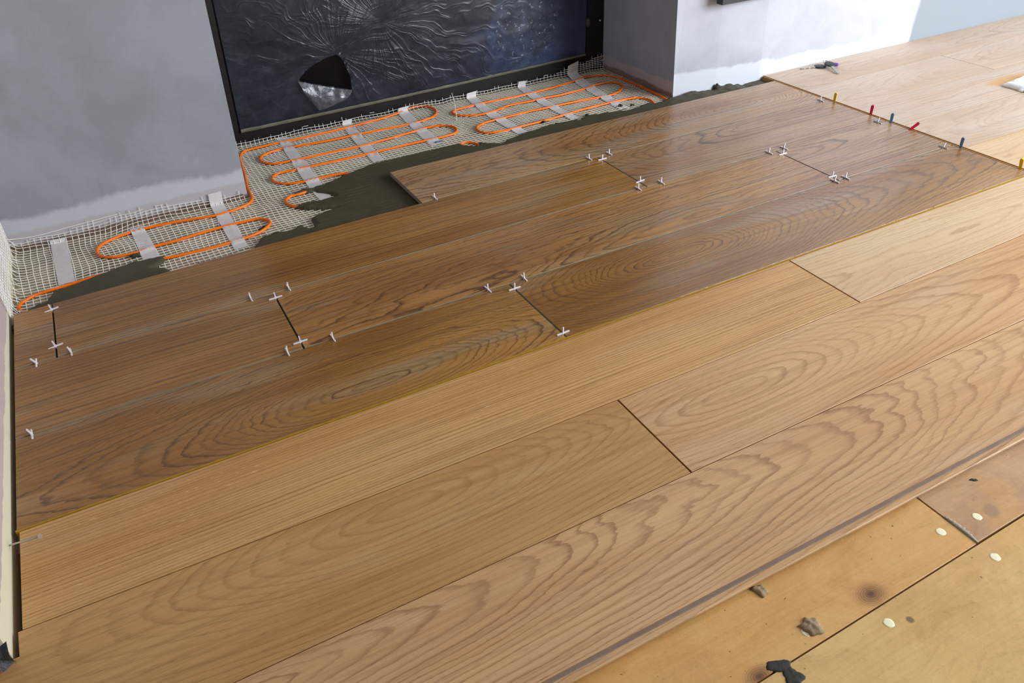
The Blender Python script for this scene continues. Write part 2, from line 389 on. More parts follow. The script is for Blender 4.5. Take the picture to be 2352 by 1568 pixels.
def slab(name, ynear, yfar, xl, xr, thick, mats, gx=.0015, gy=.001, bev=.0006, zt=0., parent=FLOOR, label=None, org=None, n=6):
    def corner(xf, yf):
        x = xf(yf(0.5)); 
        for _ in range(4): x = xf(yf(x))
        return x
    a0, a1, b0, b1 = corner(xl, ynear), corner(xr, ynear), corner(xl, yfar), corner(xr, yfar)
    near = [(a0+gx+(a1-a0-2*gx)*i/n, ) for i in range(n+1)]; far = [(b0+gx+(b1-b0-2*gx)*i/n, ) for i in range(n+1)]
    P = [(x, ynear(x)+gy) for (x,) in near] + [(x, yfar(x)-gy) for (x,) in far[::-1]]
    cx = sum(p[0] for p in P)/len(P); cy = sum(p[1] for p in P)/len(P)
    m = len(P); top = []
    for i, p in enumerate(P):
        dx = bev if i in (0, m-1) else (-bev if i in (n, n+1) else 0); dy = bev if i <= n else -bev
        top.append((p[0]+dx, p[1]+dy))
    V = [(p[0], p[1], zt) for p in top] + [(p[0], p[1], zt-bev) for p in P] + [(p[0], p[1], zt-thick) for p in P]
    # top as quads between near and far
    F = []; mi = []
    for i in range(n): F.append((i, i+1, m-2-i, m-1-i)); mi.append(0)
    for i in range(m):
        j = (i+1) % m; F.append((m+i, m+j, j, i)); mi.append(0)
        F.append((2*m+i, 2*m+j, m+j, m+i)); mi.append(1)
    F.append(tuple(range(2*m, 3*m))[::-1]); mi.append(1)
    o = mesh_obj(name, V, F, mats, parent, mi=mi, loc=(org[0], org[1], zt))
    if label: o['label'] = label
    return o
def px_uv(px, py): return at(px, py)
TILES = [  # name, near, far, left, right, (feature px), d0,k1,k2,slope, palette, wob, label
 ('j21','j32','left','r2a', (-250, 900), .045, -.055, .05, .0, TILE, 1.2, 'dark brown plank tile against the left wall, second row from the gold strip'),
 ('j21','j32','r2a','r2b', (1560, 505), .03, -.06, .03, .02, TILER, 1.3, 'reddish brown plank tile, middle of the second row from the gold strip'),
 ('j21','j32','r2b','right', (1700, 385), .02, .10, .0, .0, TILEG, .9, 'short greyish brown plank tile at the right end of the second row'),
 ('strip','j21','left','r1a', (860, 880), .006, .0, .11, .0, TILE, .9, 'long dark brown plank tile lying along the gold strip by the left wall'),
 ('strip','j21','r1a','right', (1550, 585), .002, .0, .15, .0, TILE, .6, 'brown plank tile with a large oval grain figure beside the gold strip'),
 ('j32','j43','left','r3a', (60, 1300), .10, .0, .0, .0, TILE, .8, 'short brown plank tile against the left wall in the third row'),
 ('j32','j43','r3a','r3b', (700, 420), .09, .0, .02, .0, TILE, .9, 'long straight-grained brown plank tile in the third row'),
 ('j32','j43','r3b','right', (1690, 300), .02, -.10, .05, .0, TILEG, 1.5, 'greyish plank tile with wavy grain at the right end of the third row'),
 ('j43','top','r4','right', (1690, 243), .004, .0, .15, .0, dict(TILEG, lt=S(190, 150, 102), md=S(166, 122, 76)), .8, 'lighter plank tile with an oval figure, last row towards the heating mat'),
]
for i, (nr, fr, xl, xr, fp, d0, k1, k2, sl_, pal, wob, lab) in enumerate(TILES):
    fx, fy = at(*fp); org = (fx, YB[nr](fx)+.1)
    yf = YB[fr]; yn = YB[nr]
    m = wood('wood_look_tile', pal, org, fx, fy, d0, k1, k2, sl_, sp=.0085 if k2 < .08 else .0058, wob=wob, wig=1.2, seed=i*7.3+1)
    slab('floor_tile', yn, yf, XE[xl], XE[xr], .010, [m, M_tileside], (.0016), .0017, .0003, org=org, label=lab)
xL = XE['left']; 
yA, yB_, yS = YB['A'], YB['B'], YB['strip']
PL = [ # oak planks laid along the gold strip
 (yA, lambda x: yS(x)-.0035, line_x((42, 1223), (48.8, 1449.6)), XE['w1'], (500, 640), .16, 0, 0, 0, OAK, .5, True, 'oak plank with fine straight grain, running along the gold strip to the left wall'),
 (yA, lambda x: yS(x)-.0035, XE['w1'], const(2.9), (2150, 560), .05, .05, 0, 0, OAKL, 1., True, 'pale oak plank along the gold strip, right of the short joint'),
 (yB_, yA, const(-.239), XE['w2'], (930, 1165), .012, .0, .09, .0, dict(OAK, line=.42, lt=S(202, 160, 104), md=S(186, 142, 86)), .8, False, 'oak plank with a long oval figure, second row from the gold strip'),
 (yB_, yA, XE['w2'], const(2.9), (1690, 895), .012, .0, .09, .0, dict(OAKM, line=.45), .8, False, 'oak plank with soft arched grain, right part of the second row'),
 (const(.431), yB_, const(-.75), const(2.9), (1000, 1350), .03, .10, .0, .015, OAK, .9, False, 'long oak plank with nested arched grain and an exposed tongue'),
]
for i, (yn, yf, xl, xr, fp, d0, k1, k2, sl_, pal, wob, rays, lab) in enumerate(PL):
    fx, fy = at(*fp); org = (fx, fy)
    if i in (2, 4): continue
    m = wood('oak_wood', pal, org, fx, fy, d0, k1, k2, sl_, sp=.0055 if i == 0 else .0075, wob=wob, wig=.8, seed=i*5.1+40, rays=rays)
    slab('floor_plank', yn, yf, xl, xr, .021, [m, M_oakside], .0012, .0008, .0004, org=org, label=lab)
    if i == 2:   # the second-row plank goes on to the left beyond the end of the wall
        pass
# W3: profile with groove and tongue
fx, fy = at(1180, 1290); fy = .563; org = (fx, fy)
m = wood('oak_wood', dict(OAKM, ln=S(140, 96, 58), line=.72), org, fx, fy, .05, .13, .0, -.01, sp=.0072, wob=.6, wig=1.1, seed=77)
prof = [(-.0003, .0), (0, -.0012), (.0006, -.0095), (-.0010, -.0098), (-.0080, -.0104), (-.0090, -.0114), (-.0090, -.0142), (-.0080, -.0152), (-.0005, -.0155), (-.0005, -.021)]
V = []; F = []; mi = []; xs = np.linspace(-.75, 2.9, 15); npf = len(prof)
for x in xs:
    yb = yB_(x)-.0007
    V += [(x, yb, -.021), (x, yb, -.0004), (x, yb-.0004, 0)] + [(x, .431+a_, z_) for (a_, z_) in prof]
L = npf+3
for i in range(len(xs)-1):
    for j in range(L):
        F.append((i*L+j, (i+1)*L+j, (i+1)*L+(j+1) % L, i*L+(j+1) % L)); mi.append(0 if j in (1, 2, 6, 7, 8) else 1)
F.append(tuple(range(L))[::-1]); mi.append(1); F.append(tuple((len(xs)-1)*L+j for j in range(L))); mi.append(1)
M_groove = plain('shaded_groove', S(150, 130, 118), .7, .2, .15, 40)  # greyer than the oak: shade on the edge face painted in
for q_ in range(len(xs)-1): mi[q_*L+4] = 1
for q_ in range(len(mi)):
    if q_ < (len(xs)-1)*L and q_ % L in (3, 4, 5): mi[q_] = 1
o = mesh_obj('floor_plank', V, F, [m, M_groove], FLOOR, mi=mi, loc=(org[0], org[1], 0)); o['label'] = PL[4][-1]
# piece of second-row plank beyond the wall end
def lplank():
    fx, fy = at(930, 1165); org = (fx, fy)
    m = wood('oak_wood', dict(OAK, line=.42, lt=S(202, 160, 104), md=S(186, 142, 86)), org, fx, fy, .012, 0, .09, 0, sp=.0075, wob=.8, wig=.8, seed=50.2)
    xr = XE['w2']; P = []
    for x in np.linspace(-.75, xr(yB_(.57))-.0012, 9): P.append((x, yB_(x)+.0007))
    for x in np.linspace(xr(yA(.55))-.0012, -.2392, 7): P.append((x, yA(x)-.0007))
    P += [(-.2392, LYE-.004), (-.75, LYE-.004)]
    n = len(P); bv = .0004; inn = []
    for i in range(n):
        a_, b_, c_ = Vector(P[i-1]), Vector(P[i]), Vector(P[(i+1) % n]); d1 = (b_-a_).normalized(); d2 = (c_-b_).normalized()
        n1 = Vector((-d1.y, d1.x)); n2 = Vector((-d2.y, d2.x)); q = (n1+n2); q = q/max(.3, q.length_squared)*2; inn.append(b_+q*bv)
    V = [(p[0], p[1], 0) for p in inn]+[(p[0], p[1], -bv) for p in P]+[(p[0], p[1], -.021) for p in P]
    F = [tuple(range(n)), tuple(range(2*n, 3*n))[::-1]]; mi = [0, 1]
    for i in range(n):
        j = (i+1) % n; F += [(n+i, n+j, j, i), (2*n+i, 2*n+j, n+j, n+i)]; mi += [0, 1]
    o = mesh_obj('floor_plank', V, F, [m, M_oakside], FLOOR, mi=mi, loc=(org[0], org[1], 0)); o['label'] = PL[2][-1]
lplank()
# planks of the room to the right, rows run to the wall
ry = [YB['strip'](1.78)+.001, at(2212, 340.5)[1], at(2076, 290)[1], at(1957, 248)[1], at(1846, 207)[1], 1.783]
rj = [at(2352, 298), at(2352, 212), at(2283, 160.5)]
def rowline(i):
    y0 = ry[i]
    sl_ = {1: (rj[0][1]-ry[1])/(rj[0][0]-1.78), 2: (rj[1][1]-ry[2])/(rj[1][0]-1.78), 3: (rj[2][1]-ry[3])/(rj[2][0]-1.78)}.get(i, 0)
    return lambda x: y0+sl_*(x-1.78)
rows = [rowline(i) for i in range(6)]; rows[0] = lambda x: yS(1.78)+.0005 ; rows[5] = lambda x: np.interp(x, [1.765, 2.4, 4.2], [1.7865, 1.7795, 1.7645])
jx = line_x((2171, 131), (2283, 160.5))
clx, cly = at(2330, 185)
labs = ['pale oak plank beside the gold strip corner, right of the tiles', 'pale oak plank, second row behind the gold strip corner', 'pale oak plank under the white cloth', 'pale oak plank with wedges at its end, fourth row from the strip corner', 'pale oak plank under the keys along the white wall']
cnt = 0
for i in range(5):
    spans = [(XE['rplank'], const(3.59))]
    if i == 3: spans = [(XE['rplank'], jx), (jx, const(3.59))]
    for s_i, (xl, xr) in enumerate(spans):
        cx = 2.1+.5*s_i; org = (cx, (ry[i]+ry[i+1])/2)
        m = wood('pale_oak_wood', OAKR if i else OAKL, org, cx+.2, org[1]+random.uniform(-.03, .03), random.uniform(.02, .08), random.choice((-1, 1))*random.uniform(.04, .1), 0, 0, sp=.0085, wob=1.1, seed=90+cnt*3.7,
                 stain=[(clx, cly, .055), (clx+.12, cly-.01, .05)] if i in (2, 1) else None)
        slab('floor_plank', rows[i], rows[i+1], xl, xr, .024, [m, M_oakside], .0008, .0009, .0004, zt=0.0015, org=org, label=labs[i] if s_i == 0 else 'pale oak plank right of the short joint, fourth row from the strip corner')
        cnt += 1
# expansion strips
def strip_obj(name, P, w, z0, z1, m, lab):
    V = []; F = []
    for i, (x, y) in enumerate(P):
        a_ = P[max(i-1, 0)]; b_ = P[min(i+1, len(P)-1)]; d = Vector((b_[0]-a_[0], b_[1]-a_[1])).normalized(); nx_, ny_ = -d.y*w/2, d.x*w/2
        V += [(x-nx_, y-ny_, z0), (x+nx_, y+ny_, z0), (x+nx_, y+ny_, z1), (x-nx_, y-ny_, z1)]
    for i in range(len(P)-1):
        for j in range(4): F.append((i*4+j, (i+1)*4+j, (i+1)*4+(j+1) % 4, i*4+(j+1) % 4))
    F += [(3, 2, 1, 0), tuple(4*(len(P)-1)+j for j in range(4))]
    o = mesh_obj(name, V, F, m); o['kind'] = 'structure'; o['label'] = lab; return o
strip_obj('trim_1', [(x, yS(x)-.0010) for x in np.linspace(-.236, 1.782, 12)], .0034, -.02, .0002, M_corkgold, 'thin gold expansion strip between dark tiles and oak planks')
strip_obj('trim_2', [(1.7778, y) for y in np.linspace(yS(1.778)-.001, 1.783, 8)], .0036, -.02, .0001, M_corkbrown, 'brown cork expansion strip along the ends of the pale planks')

# chipboard underlay
def panel_mat(name, base, dark, warm, org, knots, seed, spots=()):
    k = NT(name); x, y, z = k.xyz()
    a = k.noise(k.vec(k.M('MULTIPLY', x, 5), k.M('MULTIPLY', y, 9), seed), 1, 5, .6, .8); b = k.noise(k.P, 50, 5, .7)
    g = k.noise(k.vec(k.M('MULTIPLY', x, 8), k.M('MULTIPLY', y, 260), seed), 1, 3, .6)
    c = k.mix(k.mapv(.3, .7, a), base, dark); c = k.mix(k.M('MULTIPLY', k.mapv(.5, .7, k.noise(k.P, 6, 4, .6, .5)), .6), c, warm)
    gm = k.noise(k.vec(k.M('MULTIPLY', x, 7), k.M('MULTIPLY', y, 12), seed+4), 1, 6, .75, 2.)
    c = k.mix(k.M('MULTIPLY', k.mapv(.52, .75, gm), .5), c, tuple(v*.62 for v in dark)); c = k.mix(k.M('MULTIPLY', k.mapv(.5, .3, gm), .35), c, tuple(min(1, v*1.2) for v in base))
    c = k.mix(k.M('MULTIPLY', k.mapv(.4, .8, g), .18), c, tuple(v*.5 for v in dark))
    c = k.mix(k.M('MULTIPLY', k.mapv(.60, .74, b), .35), c, tuple(v*.45 for v in dark))
    c = k.mix(k.M('MULTIPLY', k.mapv(.73, .76, k.noise(k.P, 130, 2, .5)), .8), c, S(84, 56, 36))
    for (kx, ky, rad) in knots:
        dx = k.M('SUBTRACT', x, kx-org[0]); dy = k.M('SUBTRACT', y, ky-org[1])
        d = k.M('SQRT', k.M('ADD', k.M('MULTIPLY', k.M('MULTIPLY', dx, dx), .8), k.M('MULTIPLY', k.M('MULTIPLY', dy, dy), 1.6)))
        d = k.M('ADD', d, k.M('MULTIPLY', k.M('SUBTRACT', a, .5), .012))
        ringk = k.M('MULTIPLY', k.M('ADD', k.M('SINE', k.M('MULTIPLY', d, 2200)), 1.), .12)
        c = k.mix(k.M('ADD', k.mapv(rad*.5, rad*2.1, d, .62, 0.), k.M('MULTIPLY', ringk, k.mapv(rad, rad*2.5, d, 1., 0.))), c, S(118, 74, 44))
        c = k.mix(k.mapv(rad*.1, rad*.75, d, .9, 0.), c, S(92, 60, 46))
    for (kx, ky, rad, col) in spots:
        dx = k.M('SUBTRACT', x, kx-org[0]); dy = k.M('SUBTRACT', y, ky-org[1])
        d = k.M('SQRT', k.M('ADD', k.M('MULTIPLY', dx, dx), k.M('MULTIPLY', dy, dy)))
        d = k.M('ADD', d, k.M('MULTIPLY', k.M('SUBTRACT', b, .5), rad*1.2))
        c = k.mix(k.mapv(rad*.5, rad, d, .8, 0.), c, col)
    k.bump(b, .3, .002)
    return k.fin(c, .42, .5)
ZP = -.021
def A(px, py): return at(px, py, ZP)
ga, gb, gc = A(1740, 1568), A(2243, 1247), A(2352, 1182)
gsl = (gc[1]-ga[1])/(gc[0]-ga[0]); gy_ = lambda x: ga[1]+gsl*(x-ga[0])
je = line_x((2110, 1145), (2243, 1245), ZP)
knot1 = A(2000, 1364); knot2 = A(1745, 1553)
org = (.6, .36)
mP1 = panel_mat('underlay_board_amber', S(216, 170, 104), S(204, 150, 86), S(214, 152, 76), org, [(knot1[0], knot1[1], .0115), (knot2[0], knot2[1], .010)], 1.,
                [(*A(2160, 1165), .0, S(150, 120, 90))][:0])
slab('underlay_board', gy_, const(.92), const(-.225), je, .022, [mP1, M_oakside], .0008, .0012, .0006, zt=ZP, org=org, label='amber underlay board with a round knot beside the exposed tongue')
mP2 = panel_mat('underlay_board_grey', S(196, 158, 118), S(176, 138, 106), S(206, 156, 90), org, [], 6., [(*A(2275, 1172), .014, S(160, 130, 102))])
slab('underlay_board', gy_, const(.92), je, const(3.0), .022, [mP2, M_oakside], .0008, .002, .0006, zt=ZP, org=org, label='greyish underlay board right of the filled joint')
mP3 = panel_mat('underlay_board_yellow', S(218, 182, 120), S(202, 160, 100), S(214, 172, 100), org, [], 12., [(*A(2090, 1422), .006, S(86, 80, 66))])
slab('underlay_board', const(-.4), gy_, const(-.7), const(3.0), .022, [mP3, M_oakside], .0008, .0006, .0006, zt=ZP, org=org, label='yellowish underlay board in the near right corner')

# ------------------------------------------------------------------ tile adhesive: height field under and around the last rows
def poly_world(P, z): return np.array([at(a_, b_, z) for a_, b_ in P])
ZA = -.0175
outer = [(20,760),(66,708.6),(106.6,692),(134.7,664),(174,652),(221.7,634),(250,622),(309,602),(345,592),(386,585),(374,602),(350,614),(388,617),(398,640),
         (560,600),(592,562),(598,547),(628,535),(668,528),(696,511.5),(724.5,494.6),(747,483.4),(790,474),(760,477),(700,478),(676,474),(733,461),(770,449),(742,441),(721,438),(700,441),(679,449),(672,446),(690,434),(719,431),
         (760,416),(800,398),(812,392),(859,375.4),(921,360),(991,340.3),(1047,323.5),(1097,327.7),(1139.7,329),(1150,331.5),(1176.4,316),(1218.5,300.6),(1283,282.4),
         (1330,275.4),(1344.8,264),(1401,258.5),(1443,253),(1485,238),(1513,236),(1528,228),(1546,224),(1600,214),(1640,207),(1700,196),(1765,170),(2100,330),(1500,900),(20,1300)]
PO = poly_world(outer, ZA)
def sdist(X, Y, P):
    n = len(P); d = np.full(X.shape, 1e9); ins = np.zeros(X.shape, bool)
    for i in range(n):
        a_, b_ = P[i], P[(i+1) % n]; e = b_-a_; L2 = e@e+1e-12
        t = np.clip(((X-a_[0])*e[0]+(Y-a_[1])*e[1])/L2, 0, 1)
        d = np.minimum(d, np.hypot(X-a_[0]-t*e[0], Y-a_[1]-t*e[1]))
        c_ = (a_[1] > Y) != (b_[1] > Y)
        ins ^= c_ & (X < (b_[0]-a_[0])*(Y-a_[1])/(b_[1]-a_[1]+1e-12)+a_[0])
    return np.where(ins, d, -d)
st = .0032
gx = np.arange(-.262, 1.776, st); gy = np.arange(1.50, 1.85, st)
X, Y = np.meshgrid(gx, gy)
def nz2(X, Y, s, seed):
    f_ = np.vectorize(lambda a_, b_: mn.noise(Vector((a_*s, b_*s, seed)))); return f_(X, Y)
N1 = nz2(X, Y, 55, 1.); N2 = nz2(X, Y, 16, 5.)
D = sdist(X, Y, PO) + N1*.004 + N2*.004
hole1 = poly_world([(690,508),(712,498),(724,514),(716,524),(700,522)], ZA)
hole2 = poly_world([(1052,329),(1075,324),(1098,330),(1096,336),(1068,333)], ZA)
for hp in (hole1, hole2): D = np.minimum(D, -sdist(X, Y, hp)+N1*.002)
hgt = np.where(D > 0, .0075*np.clip(D/.007, 0, 1)**.5 + .002, -.004+D*.3)
rise = np.clip((X-1.45)/.1, 0, 1)*np.clip((Y-1.72)/.03, 0, 1)
hgt = hgt + (D > 0)*(N2*.0009+N1*.0005+ rise*(.006+N2*.006+N1*.003))
# trowel ridges pulled along the rows
hgt = hgt + (D > 0)*.0006*np.sin(Y*420+N2*3)*np.clip(N2*3, 0, 1)
Z = ZS+.0006+np.where(D > 0, hgt, -.003)
# stay below the tiles that are laid
yj = np.vectorize(lambda x: YB['j43'](x))(X); yt4 = np.vectorize(lambda x: YB['top'](x))(X)
under = (Y < yj+.001) | ((X > .585) & (Y < yt4+.001))
Z = np.where(under, np.minimum(Z, -.0125), np.minimum(Z, -.004))
keep = (D > -.012)
idx = -np.ones(X.shape, int); V = []; F = []
for j in range(X.shape[0]):
    for i in range(X.shape[1]):
        if keep[j, i]: idx[j, i] = len(V); V.append((X[j, i], Y[j, i], Z[j, i]))
for j in range(X.shape[0]-1):
    for i in range(X.shape[1]-1):
        q = (idx[j, i], idx[j, i+1], idx[j+1, i+1], idx[j+1, i])
        if min(q) >= 0: F.append(q)
# bed below the laid tiles
x0, x1 = -.19, 1.76
bed = [(x, YB['strip'](x)+.03) for x in np.linspace(x0, x1, 6)] + [(x, 1.51) for x in np.linspace(x1, x0, 6)]
nb = len(V); V += [(x, y, -.0101) for x, y in bed] + [(x, y, ZS) for x, y in bed]
F += [tuple(range(nb, nb+12))] + [(nb+i, nb+12+i, nb+12+(i+1) % 12, nb+(i+1) % 12) for i in range(12)]
k = NT('wet_tile_adhesive'); k.xyz(); a = k.noise(k.P, 26, 4, .6, .6); b = k.noise(k.P, 160, 3, .6)
c = k.mix(a, S(64, 60, 45), S(84, 78, 60)); k.bump(k.M('ADD', a, k.M('MULTIPLY', b, .15)), .35, .003)
M_adh = k.fin(c, .62, .3)
adh = mesh_obj('tile_adhesive', V, F, M_adh, None, True)
tag(adh, 'dark olive grey wet tile adhesive spread beyond the edge of the last tile row', 'adhesive', kind='stuff')

# ------------------------------------------------------------------ heating mat: cable, net, tape
ZC = ZS+.0048; CR = .0033
def cpath(P, z=ZC, n=5):
    return catmull([(*at(a_, b_, z), z) for a_, b_ in P], n)
cabL = [(47,712),(43,707),(48,697),(60,689),(76,680),(93,673.6),(115,667),(135,661.5),(174,649),(221.7,634.5),(265,623),(309,610),(345,600),(384.4,592.2),(449,578),(524.7,558.5),(561,547.3),(590,536.5),(608,526),(620.5,514),(614.5,505.2),(589,503),(541.5,513.6),(477,530.5),(404,553),(353.5,566),(320,578),(269,589.4),(238.5,590),(224.5,582.4),(226,569.8),(244,555.7),(280.6,540.3),(336.7,523.5),(398.4,510.8),(450,502),(491,495.4),(533,484),(569.6,468.7),(579.4,456),(573.8,442),(568,428),(562,400),(554,375),(551.5,361),(561.7,347.3),(598,337.5),(634.7,329),(696,316.4),(780.6,296.8),(859,277),(909.7,261.7),(949,246.3),(977,244),(998,250.5),(1002,260.3),(991,270),(960,280),(932,287),(825.5,308),(752.5,323.5),(676.8,336.6),(640,343),(606.6,355.7),(597.4,365.5),(603.8,372.6),(626,376),(668,369.8),(752.5,351.5),(820,337.5),(864.8,326.3),(949,302.4),(982.6,292.6),(1019,288.4),(1044,292.6),(1048.5,302.4),(1033,310),(1002,317.8),(949,329),(864.8,348.7),(780.6,367.5),(710.4,382.4),(674,390.8),(640.3,397.8),(626.3,407.6),(630.5,417.5),(657,421.7),(696,417.5),(733,409),(780.6,399.5),(830,395),(950,368),(1030,346),(1066,328),(1096,331),(1090,341),(980,372),(859,402),(775,421),(720,435),(690,445),(665.5,452),(657,461),(665.5,470.8),(690.8,475),(740,467),(783.4,457),(840,446)]
cabR = [(1531,229),(1520,222),(1485,205),(1443,187),(1415,177),(1381,173.5),(1339,179),(1311,189),(1260.6,203.8),(1224,213),(1176.4,223.5),(1106,237.5),(1078,244.5),(1050,251.5),(1040.3,258.5),(1047,264),(1072.6,265.5),(1106,262.7),(1128.7,257.7),(1145.5,251.5),(1170.8,241.7),(1221,232),(1246.5,226),(1288.6,217.8),(1342,204.4),(1367,195.4),(1395,189.8),(1417.7,189.8),(1430,198.2),(1423,209.4),(1403.7,217.8),(1378.4,223),(1316.7,234.7),(1277.4,243),(1255,248),(1215.7,255.7),(1176.4,265.5),(1159.6,269.8),(1137,275.4),(1109,283.8),(1095,293.6),(1103.5,302.6),(1126,304.8),(1159.6,299.8),(1196,290.8),(1260.6,274),(1308.3,260),(1358.8,246),(1406.5,234.7),(1437.4,227.7),(1465.4,224.9),(1487.9,227.7),(1499,234),(1506,244)]
def clampx(P):
    out = []
    for p in P:
        if p.y > 1.83 and p.y < 2.2 and p.x < PX+.012+tdx*0 and p.y > PY-.002: p.x = max(p.x, PX+.006)
        out.append(p)
    return out
pL = clampx(cpath(cabL)); pR = cpath(cabR)
k = NT('orange_cable_sheath'); k.xyz(); a = k.noise(k.P, 40, 4, .6)
M_cable = k.fin(k.mix(a, S(232, 104, 6), S(250, 128, 18)), .42, .4)
M_net = plain('white_fibre', S(242, 240, 232), .6, .3, .08, 90)
mat_root = empty('heating_mat', (.6, 1.9, ZS))
tag(mat_root, 'orange electric heating cable looped on white fibre netting over the screed', 'heating mat')
L0 = (.6, 1.9, ZS)
mb = MB(); mb.tube(pL, CR, 8); o = mb.obj('heating_cable', M_cable, mat_root, True, loc=L0); o['label'] = 'orange cable of the left and middle loops'
mb = MB(); mb.tube(pR, CR, 8); o = mb.obj('heating_cable', M_cable, mat_root, True, loc=L0); o['label'] = 'orange cable of the loops beside the right pier'
cab = np.array([tuple(p) for p in pL+pR])

def net_pos(s, t):
    n_ = mn.noise(Vector((s*7, t*7, 2))); n2_ = mn.noise(Vector((s*7, t*7, 9))); n3_ = mn.noise(Vector((s*18, t*18, 4)))
    wl_ = max(0, 1-abs(s+.15)/.25)
    x = s + (.010+.012*wl_)*n_ + .003*n3_; y = t + (.008+.010*wl_)*n2_ + .003*n3_; z = ZS+.0014+.0012*(n3_+.5)
    xw = LW(t)+.002+.004*max(0, n_)
    if x < xw+.02:
        e = xw+.02-x; ang = min(e/.02*.9, math.pi/2)
        if e > .02: x = xw+.002*abs(n3_); z += .012+(e-.02)
        else: z += e*.3
    lim = PY-.002 if x < PX-.005 else FY-.015
    if y > lim-.008 and not (x < PX-.005 and t > PY+.15):
        e = y-(lim-.008)
        if e > .008: y = lim-.001-abs(n3_)*.003*(x < PX); z += .005+(e-.008)*.55
        else: z += e*.5
    return (x, y, z)
nb_ = MB()
def strand(pts, r):
    if len(pts) > 1: nb_.tube(pts, r, 3, False)
def tlim(s):                                     # how far the net reaches up at the back
    if s < PX-.004: return PY + .012+.03*max(0, math.sin((s+.3)*5.2))+.012*mn.noise(Vector((s*40, 1, 1)))
    return FY + (.004+.01*mn.noise(Vector((s*70, 3, 1)))) + .06*max(0, (s-1.28)/.2)
s = LX-.05
while s < RX-.004:
    t = 1.515; pts = []
    tl = tlim(s)+random.choice((0, 0, .012, .004))
    if s < PX-.004 or s > PX+.006:
        while t < tl: pts.append(net_pos(s, t)); t += .012
        strand(pts, .0007)
    s += .0115
t = 1.515
while t < FY+.055:
    pts = []; s = LX-.055-.02*random.random()
    while s < RX-.006:
        ok = t < tlim(s) and not (s > PX-.006 and s < PX+.006 and t > PY-.004)
        if ok: pts.append(net_pos(s, t))
        else:
            strand(pts, .0008); pts = []
        s += .014
    strand(pts, .0008)
    t += .0112
# loose long strands
for P3 in [[(LW(1.8)+.002, 1.80, .045), (-.22, 1.835, .015), (-.17, PY-.004, .004), (-.10, PY-.003, .006), (0, PY-.003, .010)],
           [(*at(1049, 280, ZS), ZS+.002), (at(1047, 262, ZS)[0], at(1047, 262, ZS)[1], ZS+.02), (at(1047, 262, ZS)[0]-.005, at(1047, 262, ZS)[1]+.005, ZS+.06)]]:
    nb_.tube(catmull(P3, 6), .0008, 4, False)
net = nb_.obj('fibre_net', M_net, mat_root, loc=L0); net['kind'] = 'stuff'; net['label'] = 'white fibre netting with square meshes'

k = NT('white_tape'); k.xyz(); a = k.noise(k.P, 120, 3, .6)
k.fin(k.mix(a, S(214, 208, 208), S(236, 232, 232)), .55, .3)
tr = k.n('ShaderNodeBsdfTransparent'); mx = k.n('ShaderNodeMixShader'); mx.inputs[0].default_value = .86
k.t.links.new(tr.outputs[0], mx.inputs[1]); k.t.links.new(k.b.outputs[0], mx.inputs[2]); k.t.links.new(mx.outputs[0], k.out.inputs[0])
M_tape = k.m
TAPES = [([(116,556),(126,610),(136,659)], [(151,546),(164,600),(174,649)]), ([(299,529),(316,568),(332,606)], [(328,520.7),(350,557),(369,597)]),
         ([(471,450.5),(505,515),(540,577)], [(499.4,443.5),(536,508),(571,568)]), ([(634.7,320.7),(668,371),(708,430),(736,463)], [(658.5,316.4),(696,366),(732,413),(762,455)]),
         ([(780.6,281.4),(812,325),(858,376)], [(801.6,277),(838,321),(882,368)]), ([(905.4,253.3),(944,295),(992.4,339)], [(928,247.7),(972,291),(1016,331)]),
         ([(1065.6,223.5),(1118,267),(1190.4,311)], [(1085,217.3),(1140,261),(1212,305)]), ([(1180.6,196.8),(1226,232),(1311,277)], [(1199,194),(1250,229),(1331,274)]),
         ([(1296,172),(1340,205),(1421,252)], [(1316,165),(1364,200),(1447,252)])]
tape_labels = ['nearest the left wall', 'second from the left wall', 'just before the pier corner', 'first behind the pier corner', 'middle of the window loops', 'right end of the middle loops', 'left of the right-hand loops', 'middle of the right-hand loops', 'beside the right pier with a curled end']
for ti, (Lf, Rt) in enumerate(TAPES):
    cl = catmull([(*at(a_, b_, ZS), 0) for a_, b_ in Lf], 16); cr = catmull([(*at(a_, b_, ZS), 0) for a_, b_ in Rt], 16)
    V = []; F = []; nw = 8
    for i, (p, q) in enumerate(zip(cl, cr)):
        for j in range(nw+1):
            w = p.lerp(q, j/nw); x, y = w.x, w.y
            x = max(x, LW(y)+.004)
            d = np.min(np.hypot(cab[:, 0]-x, cab[:, 1]-y)); z = ZS+.0032
            z = z + .0062*math.exp(-(d/.0058)**2) + .0005*mn.noise(Vector((x*90, y*90, ti)))
            lim = PY-.003 if x < PX else FY-.019
            if y > lim: z += (y-lim)*(.42 if x < PX else .38); y = lim-.002
            if ti == 8 and i < 10: z += .018*(1-i/10)**1.5*(1+.3*j/nw); y += .01*(1-i/10)
            if ti in (6, 7) and i < 4: z += .006*(1-i/4)
            V.append((x, y, z))
    for i in range(len(cl)-1):
        for j in range(nw): q = i*(nw+1)+j; F.append((q, q+1, q+nw+2, q+nw+1))
    o = mesh_obj('tape_strip', V, F, M_tape, mat_root, True, loc=L0); o['label'] = 'white tape strip ' + tape_labels[ti]

